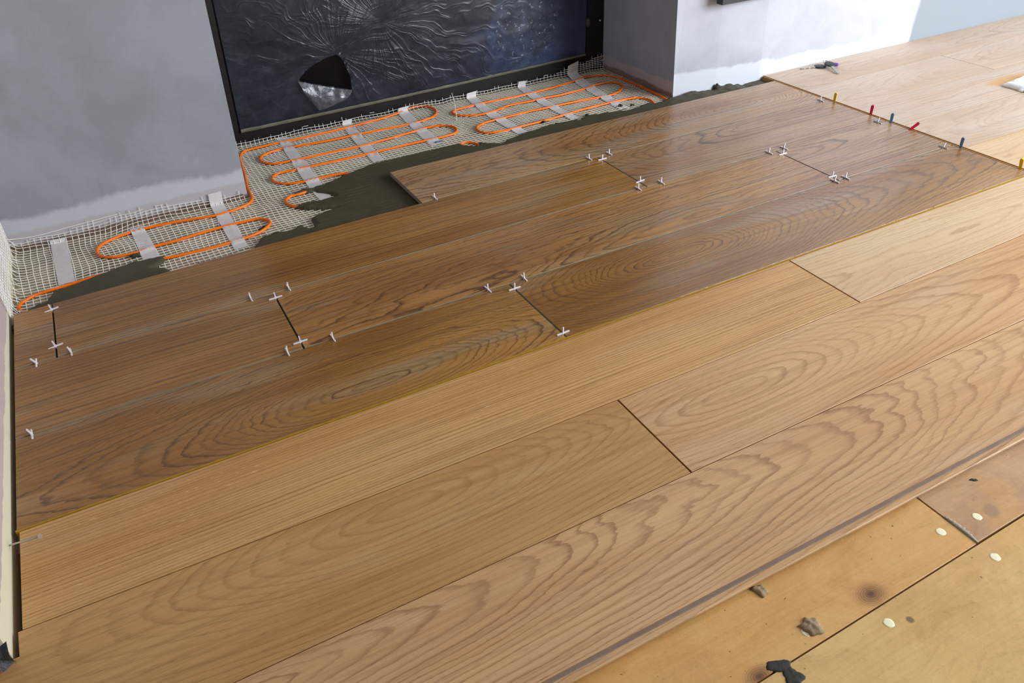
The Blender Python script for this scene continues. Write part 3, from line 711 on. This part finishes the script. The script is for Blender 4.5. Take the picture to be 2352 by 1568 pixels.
# ------------------------------------------------------------------ plastic film over the window, with torn hole and flap
k = NT('clear_dust_film'); k.xyz()
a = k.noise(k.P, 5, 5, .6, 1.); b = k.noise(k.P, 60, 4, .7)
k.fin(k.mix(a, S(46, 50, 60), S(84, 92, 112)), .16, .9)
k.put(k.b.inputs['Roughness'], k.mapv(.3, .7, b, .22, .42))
xx, yy, zz_ = k.xyz(); blue_refl = k.M('MULTIPLY', k.mapv(.0, .6, k.M('ADD', xx, k.M('MULTIPLY', k.M('SUBTRACT', k.noise(k.P, 7, 5, .65, 1.5), .5), 1.1))), .55)  # bluish reflection, growing to the right, painted into the film's base colour
k.put(k.b.inputs['Base Color'], k.mix(k.M('MULTIPLY', k.mapv(.60, .66, k.noise(k.P, 70, 3, .6)), k.mapv(.1, .02, k.M('ABSOLUTE', k.M('SUBTRACT', k.M('SQRT', k.M('ADD', k.M('POWER', k.M('ABSOLUTE', k.M('SUBTRACT', xx, aty(1205, 45, FY)[0]-(flx0+frx0)/2)), 2.), k.M('POWER', k.M('ABSOLUTE', k.M('SUBTRACT', zz_, aty(1205, 45, FY)[1]-flz0)), 2.))), .05)))), k.mix(blue_refl, k.mix(a, S(38, 41, 50), S(66, 72, 88)), S(100, 124, 176)), S(190, 196, 206)))
bf = k.n('ShaderNodeBump'); bf.inputs['Strength'].default_value = .38; bf.inputs['Distance'].default_value = .0022
fx_, fy_, fz_ = k.xyz(); hsum = 0.
for (ax_, az_, ka, rad_) in ((*aty(872, 48, FY), 3.2, .75), (*aty(774, 124, FY), 2.6, .30)):
    dx_ = k.M('SUBTRACT', fx_, ax_-(flx0+frx0)/2); dz_ = k.M('SUBTRACT', fz_, az_-flz0); rr_ = k.M('SQRT', k.M('ADD', k.M('MULTIPLY', dx_, dx_), k.M('MULTIPLY', dz_, dz_)))
    th_ = k.M('MULTIPLY', k.M('ADD', k.M('ARCTAN2', dz_, dx_), k.M('MULTIPLY', k.noise(k.P, 4, 3, .6), 1.1)), ka); nn_ = k.noise(k.vec(th_, k.M('MULTIPLY', rr_, 1.6), ka), 1.25, 3, .6)
    rdg = k.M('POWER', k.M('SUBTRACT', 1., k.M('MULTIPLY', k.M('ABSOLUTE', k.M('SUBTRACT', nn_, .5)), 4.)), 7.)
    hsum = k.M('ADD', hsum, k.M('MULTIPLY', rdg, k.M('MULTIPLY', k.mapv(.0, .08, rr_), k.mapv(rad_*.4, rad_, rr_, 1., .0))))
hsum = k.M('ADD', hsum, k.M('MULTIPLY', k.noise(k.P, 14, 4, .6, 1.5), .5))
k.t.links.new(hsum, bf.inputs['Height']); k.t.links.new(bf.outputs[0], k.b.inputs['Normal'])
tr = k.n('ShaderNodeBsdfTransparent'); mx = k.n('ShaderNodeMixShader')
k.put(mx.inputs[0], k.mapv(.35, .75, a, .38, .6)); k.t.links.new(tr.outputs[0], mx.inputs[1]); k.t.links.new(k.b.outputs[0], mx.inputs[2]); k.t.links.new(mx.outputs[0], k.out.inputs[0])
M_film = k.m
YF = FY-.005
holepx = [(684,186),(700,165),(722,147),(750,132),(774,124),(785,135),(795,155),(804,175),(809,206)]
HP = np.array([aty(a_, b_, YF) for a_, b_ in holepx])
apx = [np.array(aty(872, 48, YF)), np.array(aty(774, 124, YF)), np.array(aty(700, -200, YF))]
film = empty('plastic_film', ((flx0+frx0)/2, YF, flz0))
tag(film, 'clear crumpled dust film taped over the dark window with a torn hole', 'plastic sheet')
nu, nv = 230, 120; zt_ = 1.1
def film_z0(u): return flz0+(frz0-flz0)*u - .003*math.sin(u*math.pi)
def film_pt(u, v_):
    z0_ = film_z0(u); z = z0_+(zt_-z0_)*v_
    xl_ = flx0+sl*(z-flz0); xr_ = frx0+sr*(z-frz0); x = xl_+(xr_-xl_)*u
    d = 0
    for (c_, kf, am, R_) in ((apx[0], 5, .0016, .8), (apx[1], 4, .0014, .35)):
        dx, dz = x-c_[0], z-c_[1]; r_ = math.hypot(dx, dz); th = math.atan2(dz, dx)
        g_ = mn.noise(Vector((math.cos(th)*kf*.6, math.sin(th)*kf*.6, am*900)))
        ridge = max(0, 1-abs(g_)*5)+.4*max(0, 1-abs(mn.noise(Vector((math.cos(th)*kf*1.7, math.sin(th)*kf*1.7, r_*2+am*500))))*6)
        d += am*ridge*min(1, r_/.22)*math.exp(-r_/R_)
    d += .002*mn.noise(Vector((x*9, z*14, 3))) + .0012*max(0, 1-abs(mn.noise(Vector((x*8+z*6, z*30, 8))))*6)
    edge = min(1, min(u, 1-u)/.02, v_/.03)
    return (x, YF-d*edge, z)
V = []; F = []
for j in range(nv+1):
    for i in range(nu+1): V.append(film_pt(i/nu, (j/nv)**1.25))
VA = np.array(V); hd = sdist(VA[:, 0], VA[:, 2], HP)
# snap vertices next to the tear onto its edge
for i_ in np.where(np.abs(hd) < .0055)[0]:
    x, z = VA[i_, 0], VA[i_, 2]; best = None
    for q in range(len(HP)):
        a_, b_ = HP[q], HP[(q+1) % len(HP)]; e = b_-a_; t = max(0, min(1, ((x-a_[0])*e[0]+(z-a_[1])*e[1])/(e@e))); p_ = a_+t*e; d_ = math.hypot(p_[0]-x, p_[1]-z)
        if best is None or d_ < best[0]: best = (d_, p_)
    V[i_] = (best[1][0], V[i_][1], best[1][1])
hd2 = hd < .0055*.5
for j in range(nv):
    for i in range(nu):
        q = j*(nu+1)+i; c4 = (q, q+1, q+nu+2, q+nu+1)
        if all(hd[c_] > -.0055 for c_ in c4) and any(hd[c_] > .0055 for c_ in c4): continue
        if all(abs(hd[c_]) < .0055 for c_ in c4) and sum(hd[c_] for c_ in c4) > 0: continue
        F.append(c4)
fl = (film.location.x, YF, film.location.z)
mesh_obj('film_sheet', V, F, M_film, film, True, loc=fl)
# flap hanging from the lower edge of the tear
k = NT('film_flap'); k.xyz(); a = k.noise(k.P, 30, 4, .6, 1.5)
k.fin(k.mix(a, S(90, 92, 98), S(140, 142, 150)), .25, .9); k.bump(k.noise(k.P, 22, 3, .6, 2.), .5, .005)
tr = k.n('ShaderNodeBsdfTransparent'); mx = k.n('ShaderNodeMixShader'); k.put(mx.inputs[0], k.mapv(.4, .7, a, .35, .7))
k.t.links.new(tr.outputs[0], mx.inputs[1]); k.t.links.new(k.b.outputs[0], mx.inputs[2]); k.t.links.new(mx.outputs[0], k.out.inputs[0]); M_flap = k.m
tl_ = [aty(a_, b_, YF-.004) for a_, b_ in [(684,187),(720,194),(765,202),(809,207)]]
bl_ = [aty(a_, b_, YF-.004) for a_, b_ in [(700,218),(732,252),(752,246),(790,228)]]
V = []; F = []; nu2, nv2 = 24, 14
for j in range(nv2+1):
    for i in range(nu2+1):
        u = i/nu2*3; q = min(2, int(u)); f_ = u-q
        a_ = np.array(tl_[q])*(1-f_)+np.array(tl_[q+1])*f_; b_ = np.array(bl_[q])*(1-f_)+np.array(bl_[q+1])*f_
        p_ = a_*(1-j/nv2)+b_*(j/nv2); w = j/nv2
        V.append((p_[0], YF-.005-.012*math.sin(w*2.6)-.003*mn.noise(Vector((p_[0]*60, p_[1]*60, 0))), p_[1]))
for j in range(nv2):
    for i in range(nu2): q = j*(nu2+1)+i; F.append((q, q+1, q+nu2+2, q+nu2+1))
o = mesh_obj('torn_flap', V, F, M_flap, film, True, loc=fl); o['label'] = 'folded flap hanging below the tear'
# yellowish tape holding the lower edge
V = []; F = []
for i in range(61):
    u = i/60; x = flx0+(frx0-flx0)*u; z = film_z0(u); w_ = .0045*(1-u*.6)+.0012*mn.noise(Vector((u*30, 0, 0)))
    V += [(x, YF-.003, z+w_), (x, YF-.004, z-.004+.001*mn.noise(Vector((u*40, 4, 0)))), (x, YF+.004, z-.005)]
for i in range(60):
    q = i*3; F += [(q, q+1, q+4, q+3), (q+1, q+2, q+5, q+4)]
o = mesh_obj('edge_tape', V, F, plain('yellowed_tape', S(122, 120, 100), .5, .4, .3, 25), film, True, loc=fl); o['label'] = 'yellowed tape along the lower edge'

# ------------------------------------------------------------------ spacers
def spacer_mesh():
    mb = MB(); a_, h = .0118, .00105
    def arm(x0, x1, z0, z1):       # bevelled bar with softened ends
        mb.box((x0, -h, z0), (x1, h, z1))
    arm(-a_, a_, -h, h); 
    mb.box((-h, -h, h), (h, h, a_-.0006)); mb.box((-h, -h, -.0095), (h, h, -h)); mb.box((-h*.6, -h*.6, a_-.0006), (h*.6, h*.6, a_))
    mb.add([( h, -h, h), (.0024, -h, h), (h, -h, .0024), (h, h, h), (.0024, h, h), (h, h, .0024)], [(0,1,2), (5,4,3), (1,4,5,2)])
    mb.add([(-h, -h, h), (-.0024, -h, h), (-h, -h, .0024), (-h, h, h), (-.0024, h, h), (-h, h, .0024)], [(2,1,0), (3,4,5), (2,5,4,1)])
    for sx in (-1, 1): mb.box((min(sx*a_, sx*(a_+.0005)), -h*.6, -h*.6), (max(sx*a_, sx*(a_+.0005)), h*.6, h*.6))
    me = bpy.data.meshes.new('tile_spacer'); me.from_pydata(mb.v, [], mb.f); me.materials.append(M_white); me.update(); return me
SM = spacer_mesh()
SP = [ # px, py, bar direction, lean, label
 (118.6,711,'x',-.25,'white tile spacer in the short joint by the left wall, end nearer the netting'),
 (127.7,795,'x',-.28,'white tile spacer low in the short joint by the left wall'),
 (163,808,'y',-.2,'white tile spacer in the long joint just right of the left-most short joint'),
 (83,833,'y',-.5,'strongly tilted white tile spacer nearest the left wall in the second long joint'),
 (73,997,'y',-.3,'white tile spacer in the long joint beside the left wall, nearest the camera'),
 (633,683.7,'x',-.1,'white tile spacer at the top of the second-row short joint'),
 (690,784.8,'x',-.1,'white tile spacer at the bottom of the second-row short joint'),
 (576,684.5,'y',-.05,'white tile spacer just left of the top of the second-row short joint'),
 (662.8,660.5,'y',-.05,'white tile spacer just right of the top of the second-row short joint'),
 (660.3,808,'y',.03,'white tile spacer just left of the bottom of the second-row short joint'),
 (764.7,775.7,'y',-.03,'white tile spacer right of the bottom of the second-row short joint'),
 (1120.6,664.3,'y',.0,'white tile spacer left of the top of the short joint in the strip-side row'),
 (1203.7,638.3,'y',.0,'white tile spacer right of the top of the short joint in the strip-side row'),
 (1182.3,662.5,'x',.0,'white tile spacer astride the top of the short joint in the strip-side row'),
 (1293.6,764.6,'x',.0,'white tile spacer at the gold strip end of the short joint'),
 (998.9,454,'y',-.1,'lone white tile spacer next to the cut corner of the last tile'),
 (1352.8,364,'y',0.,'white tile spacer left of the third-row short joint, far side'),
 (1383.8,365.3,'x',0.,'white tile spacer astride the far end of the third-row short joint'),
 (1398.7,352.6,'y',.05,'white tile spacer right of the third-row short joint, far side'),
 (1470.6,416,'x',-.08,'white tile spacer astride the near end of the third-row short joint'),
 (1466,432.8,'y',.04,'white tile spacer left of the near end of the third-row short joint'),
 (1518.7,418.7,'y',.03,'white tile spacer right of the near end of the third-row short joint'),
 (1766,350.3,'y',.08,'white tile spacer left of the right-hand short joint, far side'),
 (1800.5,340,'y',.1,'white tile spacer right of the right-hand short joint, far side'),
 (1798.4,353.3,'x',.05,'white tile spacer astride the far end of the right-hand short joint'),
 (1911.9,405,'x',.1,'white tile spacer astride the near end of the right-hand short joint'),
 (1916.9,415.6,'y',.15,'white tile spacer touching the cross one at the near end of the right-hand short joint'),
 (1942,407.8,'y',.08,'white tile spacer right of the near end of the right-hand short joint'),
 (1884.2,230.3,'y',.12,'white tile spacer near the yellow wedge at the far right corner'),
 (2015.6,280.3,'y',.35,'right-leaning white tile spacer between the upright red and blue wedges'),
 (2166.3,338,'y',.5,'right-leaning white tile spacer left of the near blue wedge')]
for i, (px, py, d, lean, lab) in enumerate(SP):
    o = bpy.data.objects.new('tile_spacer', SM); z = .0012
    x, y = at(px, py, z); o.location = (x, y, z+.0002)
    jig = random.uniform(-.05, .05)
    # lean towards the viewer's right is along +x mostly
    if d == 'x': o.rotation_euler = (0, lean*.6, jig)
    else: o.rotation_euler = (0, lean*.9, math.pi/2+jig) if False else (-0., 0, math.pi/2+jig)
    if d == 'y': o.rotation_mode = 'QUATERNION'; from mathutils import Quaternion; o.rotation_quaternion = Quaternion((0, 1, 0), lean) @ Quaternion((0, 0, 1), math.pi/2+jig)
    COL.objects.link(o); tag(o, lab, 'tile spacer', 'white cross spacers standing in the tile joints')

# ------------------------------------------------------------------ wedges
def wedge_mesh(name, col):
    V = []; F = []; w, t0, t1, h0, h1 = .0036, .0008, .0030, -.010, .0205
    prof = [(-w*.8, h0, t0), (-w, h1, t1)]
    rings = []
    out = [(-w*.75, h0), (w*.75, h0), (w, h1)] + [(w*math.cos(a_), h1+w*math.sin(a_)) for a_ in np.linspace(.3, math.pi-.3, 7)] + [(-w, h1)]
    n = len(out)
    for s_ in (-1, 1):
        for (x, z) in out: V.append((s_*(t0+(t1-t0)*(z-h0)/(h1-h0)), x, z))
    F = [tuple(range(n)), tuple(range(n, 2*n))[::-1]] + [(i, n+i, n+(i+1) % n, (i+1) % n) for i in range(n)]
    me = bpy.data.meshes.new(name); me.from_pydata(V, [], F); me.materials.append(plain(name+'_plastic', col, .4, .5, .06)); me.update(); return me
WM = dict(yellow=wedge_mesh('yellow_wedge', S(226, 190, 10)), red=wedge_mesh('red_wedge', S(206, 26, 66)), blue=wedge_mesh('blue_wedge', S(96, 142, 180)))
for (c_, px, py, lean, tw, lab) in [('yellow', 1916, 233, .05, 0, 'yellow plastic wedge upright in the strip joint near the far corner'),
        ('red', 2000, 262, .03, 0, 'upright red plastic wedge in the strip joint'),
        ('blue', 2046, 281, .02, 0, 'blue plastic wedge between the two red ones'),
        ('red', 2091, 297, .85, 0, 'red plastic wedge leaning far over to the right'),
        ('blue', 2206, 338, .03, 0, 'blue plastic wedge nearer the camera, between red and yellow'),
        ('yellow', 2343, 387, -.12, 0, 'yellow plastic wedge nearest the corner of the gold strip')]:
    o = bpy.data.objects.new('tile_wedge', WM[c_]); x, y = at(px, py, .001); o.location = (x, y, .001)
    o.rotation_mode = 'QUATERNION'; from mathutils import Quaternion
    vd = Vector((math.cos(YAW), -math.sin(YAW), 0)); ax = Vector((math.sin(YAW), math.cos(YAW), 0))
    o.rotation_quaternion = Quaternion(ax, lean) @ Quaternion((0, 0, 1), .5)
    COL.objects.link(o); tag(o, lab, 'wedge', 'coloured plastic wedges in the strip joint')

# ------------------------------------------------------------------ keys
k_loc = (*at(1895, 152, .002), .002)
keys = empty('key_bunch', k_loc); tag(keys, 'small bunch of two keys with black heads on the pale plank by the white wall', 'keys')
M_kblack = plain('black_rubber', S(38, 42, 52), .45); k = NT('key_steel'); M_steel = k.fin(S(190, 188, 180), .28, .5); k.b.inputs['Metallic'].default_value = .9
M_purple = plain('purple_plastic', S(128, 72, 190), .4)
def key(c, tip, zc, zt_, rad):
    c = Vector((*c, zc)); tip = Vector((*tip, zt_)); d = (tip-c); Lh = d.length; d.normalize(); sd = Vector((-d.y, d.x, 0)).normalized(); up = d.cross(sd)*1
    if up.z < 0: up = -up
    # head: thick rounded disc with a hole end
    V = []; F = []; N = 20
    rings = [(.0, -.0022), (.75, -.0022), (1, -.0011), (1, .0011), (.75, .0022), (0, .0022)]
    for (s_, h) in rings:
        for i in range(N):
            a_ = 2*math.pi*i/N; V.append(c + d*(rad*1.05*s_*math.cos(a_)) + sd*(rad*s_*math.sin(a_)*(.93+.07*math.cos(a_))) + up*h)
    for j in range(len(rings)-1):
        for i in range(N): F.append((j*N+i, j*N+(i+1) % N, (j+1)*N+(i+1) % N, (j+1)*N+i))
    o1 = mesh_obj('key_head', V, F, M_kblack, keys, True, loc=k_loc)
    # blade with cuts and a groove
    V = []; F = []; n = 16; hw = .0042
    pr = lambda i: hw*(1 - (.35*abs(math.sin(i*1.9)) if 3 < i < n else 0))
    for i in range(n+1):
        p = c + d*(rad*.8+(Lh-rad*.8)*i/n); e_ = pr(i) if i < n else hw*.5
        for (a_, h) in ((-hw if i < n else -hw*.6, -.0011), (e_, -.0011), (e_, .0011), (.0008, .0011), (0, .0006), (-.0008, .0011), (-hw if i < n else -hw*.6, .0011)): V.append(p+sd*a_+up*h)
    for i in range(n):
        for j in range(7): F.append((i*7+j, i*7+(j+1) % 7, (i+1)*7+(j+1) % 7, (i+1)*7+j))
    F += [tuple(range(7))[::-1], tuple(n*7+j for j in range(7))]
    mesh_obj('key_blade', V, F, M_steel, keys, loc=k_loc)
zt0 = .0015
key(at(1884, 152, zt0+.003), at(1839, 157.5, zt0+.002), zt0+.003, zt0+.002, .0172)
key(at(1906, 147, zt0+.011), at(1926, 168.5, zt0+.003), zt0+.011, zt0+.003, .0170)
rc = Vector((*at(1897, 144, .008), .008+zt0)); mb = MB()
mb.tube([rc+Vector((.009*math.cos(a_), .009*math.sin(a_), .003*math.sin(a_*1))) for a_ in np.linspace(0, 2*math.pi, 25)], .0010, 8)
mb.obj('key_ring', M_steel, keys, True, loc=k_loc)
pc = Vector((*at(1921, 149, .005), .005+zt0)); V = []; F = []; N = 14
dd = Vector((.6, -.8, 0)).normalized(); s2 = Vector((.8, .6, 0)); u2 = Vector((0, 0, 1))
for (t_, rr) in [(-.012, .0), (-.012, .0045), (-.002, .0048), (.003, .0046), (.006, .0030), (.0068, 0)]:
    for i in range(N):
        a_ = 2*math.pi*i/N; V.append(pc+dd*t_+(s2*math.cos(a_)+u2*math.sin(a_))*rr)
for j in range(5):
    for i in range(N): F.append((j*N+i, j*N+(i+1) % N, (j+1)*N+(i+1) % N, (j+1)*N+i))
mesh_obj('key_cap', V, F, M_purple, keys, True, loc=k_loc)['label'] = 'purple round key cap'

# ------------------------------------------------------------------ white cloth on the pale planks
cp = [at(2303, 189, .012), at(2352, 172, .012), at(2420, 150, .012), at(2470, 190, .01), at(2420, 235, .005), at(2352, 211, .004)]
CP = np.array(cp); V = []; F = []
bx0, bx1, by0, by1 = CP[:, 0].min()-.005, CP[:, 0].max()+.005, CP[:, 1].min()-.005, CP[:, 1].max()+.005
nu3 = 70; nv3 = 50; XX, YY = np.meshgrid(np.linspace(bx0, bx1, nu3), np.linspace(by0, by1, nv3)); DD = sdist(XX, YY, CP)
id3 = {}
for j in range(nv3):
    for i in range(nu3):
        x, y = XX[j, i], YY[j, i]; d = DD[j, i]+.003*mn.noise(Vector((x*50, y*50, 0)))
        if d > -.002:
            e = min(1, max(0, (d+.002)/.010)); h = .0035+.012*e*(.6+.8*abs(mn.noise(Vector((x*22, y*30, 2))))) + .003*mn.noise(Vector((x*70, y*70, 6)))*e
            id3[j, i] = len(V); V.append((x, y, .0015+max(h, .002)))
ntop = len(V); V += [(a_, b_, .0018) for (a_, b_, c_) in V]
for j in range(nv3-1):
    for i in range(nu3-1):
        q = [id3.get(t_) for t_ in ((j, i), (j, i+1), (j+1, i+1), (j+1, i))]
        if None not in q:
            F.append(tuple(q)); F.append(tuple(t_+ntop for t_ in q[::-1]))
ec = {}
for f_ in F[::2]:
    for a_, b_ in zip(f_, f_[1:]+f_[:1]): ec[(a_, b_)] = 1
for (a_, b_) in list(ec):
    if (b_, a_) not in ec: F.append((b_, a_, a_+ntop, b_+ntop))
cloth = mesh_obj('cloth', V, F, plain('white_cotton', S(240, 240, 238), .8, .2, .03, 60, .001), None, True)
tag(cloth, 'crumpled white cloth lying on the pale oak planks at the right edge', 'cloth')

# ------------------------------------------------------------------ nail in the left wall
hy = at(92, 1231, .02); wy_, wz_ = atx(31, 1267, -.242)
p0 = Vector((-.2435, wy_, max(wz_, .004))); p1 = Vector((hy[0], hy[1], .02)); dn_ = (p1-p0).normalized()
mb = MB(); mb.tube([p0, p0+dn_*.004, p1-dn_*.001], [.0004, .0013, .0013], 10)
nail = empty('nail', tuple(p0)); tag(nail, 'steel nail sticking slantwise out of the left wall above the gap', 'nail')
mb.obj('nail_shank', M_steel, nail, True, loc=tuple(p0)); mb = MB(); mb.tube([p1-dn_*.0022, p1-dn_*.0008, p1], [.0013, .0034, .0034], 14); mb.obj('nail_head', M_steel, nail, loc=tuple(p0))

# ------------------------------------------------------------------ black box on the right wall
bx, bz = aty(1658, 12, 1.795-.02); bx2, bz2 = aty(1730, -2, 1.795-.02)
wb = empty('wall_box', (bx+.1, 1.79, bz)); tag(wb, 'black framed box fixed low on the white wall at the top edge', 'wall box')
wl_ = (bx+.1, 1.79, bz); zb = (bz+bz2)/2
mb = MB(); mb.box((bx, 1.772, zb), (bx+.22, 1.796, zb+.012)); mb.box((bx, 1.772, zb+.012), (bx+.012, 1.796, zb+.22)); mb.box((bx+.208, 1.772, zb+.012), (bx+.22, 1.796, zb+.22)); mb.box((bx+.012, 1.772, zb+.208), (bx+.208, 1.796, zb+.22))
mb.obj('box_frame', M_kblack, wb, loc=wl_); mb = MB(); mb.box((bx+.012, 1.779, zb+.012), (bx+.208, 1.79, zb+.208)); mb.obj('box_face', plain('box_face_dark', S(30, 32, 38), .3), wb, loc=wl_)

# ------------------------------------------------------------------ filler plugs, blobs and lumps
M_plug = plain('cream_filler', S(248, 244, 206), .6, .3, .03); M_lump = plain('grey_mortar', S(164, 144, 116), .85, .2, .25, 120, .002)
M_dlump = plain('dark_mortar', S(62, 62, 54), .75, .3, .2, 100, .002)
def blob(name, x, y, z, rx, ry, h, m, seed, parent=None, N=22, rings=6, rot=0, rough=.25):
    V = [(x, y, z+h)]; F = []
    for j in range(1, rings+1):
        s_ = j/rings
        for i in range(N):
            a_ = 2*math.pi*i/N; q = 1+rough*mn.noise(Vector((math.cos(a_)*1.7, math.sin(a_)*1.7, seed)))*2
            lx, ly = rx*s_*q*math.cos(a_), ry*s_*q*math.sin(a_); c_, sn = math.cos(rot), math.sin(rot)
            hh = h*math.sqrt(max(0, 1-s_**3))*(1+rough*1.5*mn.noise(Vector((lx*200, ly*200, seed)))) if j < rings else -.0008
            V.append((x+lx*c_-ly*sn, y+lx*sn+ly*c_, z+hh))
    for i in range(N):
        F.append((0, 1+i, 1+(i+1) % N))
        for j in range(rings-1): F.append((1+j*N+i, 1+(j+1)*N+i, 1+(j+1)*N+(i+1) % N, 1+j*N+(i+1) % N))
    F.append(tuple(1+(rings-1)*N+i for i in range(N))[::-1])
    return mesh_obj(name, V, F, m, parent, True, loc=(x, y, z))
for i, (px, py, lab) in enumerate([(2244,1186,'on the greyish board'), (2161,1221,'on the amber board beside the filled joint'), (2286,1279,'on the yellowish board, far one'), (2041,1430,'on the yellowish board, near one'), (1853,1451,'half covered by a mortar blob')]):
    x, y = A(px, py); o = blob('filler_plug', x, y, ZP, .0068, .0068, .0006, M_plug, i, FLOOR, rough=.06); o['label'] = 'cream filler plug ' + lab
x, y = A(1862, 1438); tag(blob('mortar_blob', x, y, ZP, .013, .011, .004, M_lump, 3, rough=.3), 'dried grey-brown mortar blob beside a plug on the amber board', 'mortar')
x, y = A(1746, 1357); tag(blob('mortar_blob', x, y, ZP, .010, .008, .003, M_lump, 8, rough=.4), 'dried pale mortar crumb under the exposed tongue', 'mortar')
x, y = A(1790, 1529); tag(blob('mortar_blob', x, y, ZP, .016, .008, .0012, M_dlump, 13, rough=.2, rot=-.5), 'flat dark grey mortar splash on the amber side of the board joint', 'mortar')
x, y = A(1822, 1552); tag(blob('mortar_blob', x, y, ZP, .011, .011, .0014, M_dlump, 17, rough=.25), 'flat dark grey mortar splash on the yellowish side of the board joint', 'mortar')
x, y = A(2236, 1102); tag(blob('mortar_blob', x, y, ZP, .006, .0022, .0012, M_dlump, 21, rot=-.6), 'tiny dark fleck on the greyish board beside the tongue', 'mortar')
# filler smear along the panel joint
mb = MB(); p, q = A(2168, 1188), A(2246, 1248); V = []; F = []
for i in range(31):
    t = i/30; x = p[0]+(q[0]-p[0])*t; y = p[1]+(q[1]-p[1])*t; w_ = .0055*(math.sin(math.pi*min(1, t*1.02))**.5)*(1+.8*mn.noise(Vector((t*22, 0, 0))))+.0003
    V += [(x-w_*.2, y, ZP-.001), (x, y, ZP+.0016), (x+w_, y+w_*.2, ZP+.0012), (x+w_*1.3, y+w_*.2, ZP-.001)]
for i in range(30):
    for j in range(3): F.append((i*4+j, (i+1)*4+j, (i+1)*4+j+1, i*4+j+1))
o = mesh_obj('joint_filler', V, F, plain('grey_filler', S(176, 164, 148), .85, .2, .2, 200, .002), FLOOR, True); o['label'] = 'grey filler smeared along the short joint of the underlay'
# dark adhesive lumps
for i, (px, py, rx, ry, h, lab) in enumerate([(1646,199,.011,.009,.013,'largest dark adhesive lump against the white wall'), (1697,188,.013,.008,.006,'flat dark adhesive lump near the plank corner by the white wall'), (1249,279,.007,.005,.006,'dark adhesive crumb touching the orange cable near the right loops'), (1279,284,.006,.004,.005,'dark adhesive crumb at the edge of the bed below the right loops'),
        (1348,264,.006,.005,.006,'dark adhesive crumb at the foot of the middle right tape'), (1425,241,.007,.005,.005,'dark adhesive crumb on the tape beside the right pier'), (1452,240,.006,.004,.004,'dark adhesive crumb right of the last tape'), (604,524,.011,.007,.002,'dark adhesive smear inside the left cable loop'),
        (310,585,.010,.006,.004,'grey adhesive smear on the second tape from the left wall'), (1008,324,.010,.004,.002,'blue grey smear on the foot of the middle loops tape')]):
    zb_ = ZS+.002 if px < 1600 else -.012
    if px in (310, 1008, 1425): zb_ = ZS+.0045
    x, y = at(px, py, zb_+h*.5); tag(blob('adhesive_lump', x, y, zb_, rx, ry, h, M_dlump if px != 1008 else plain('bluish_mortar', S(110, 120, 126), .8), i*3.3, rough=.35), lab, 'adhesive lump')
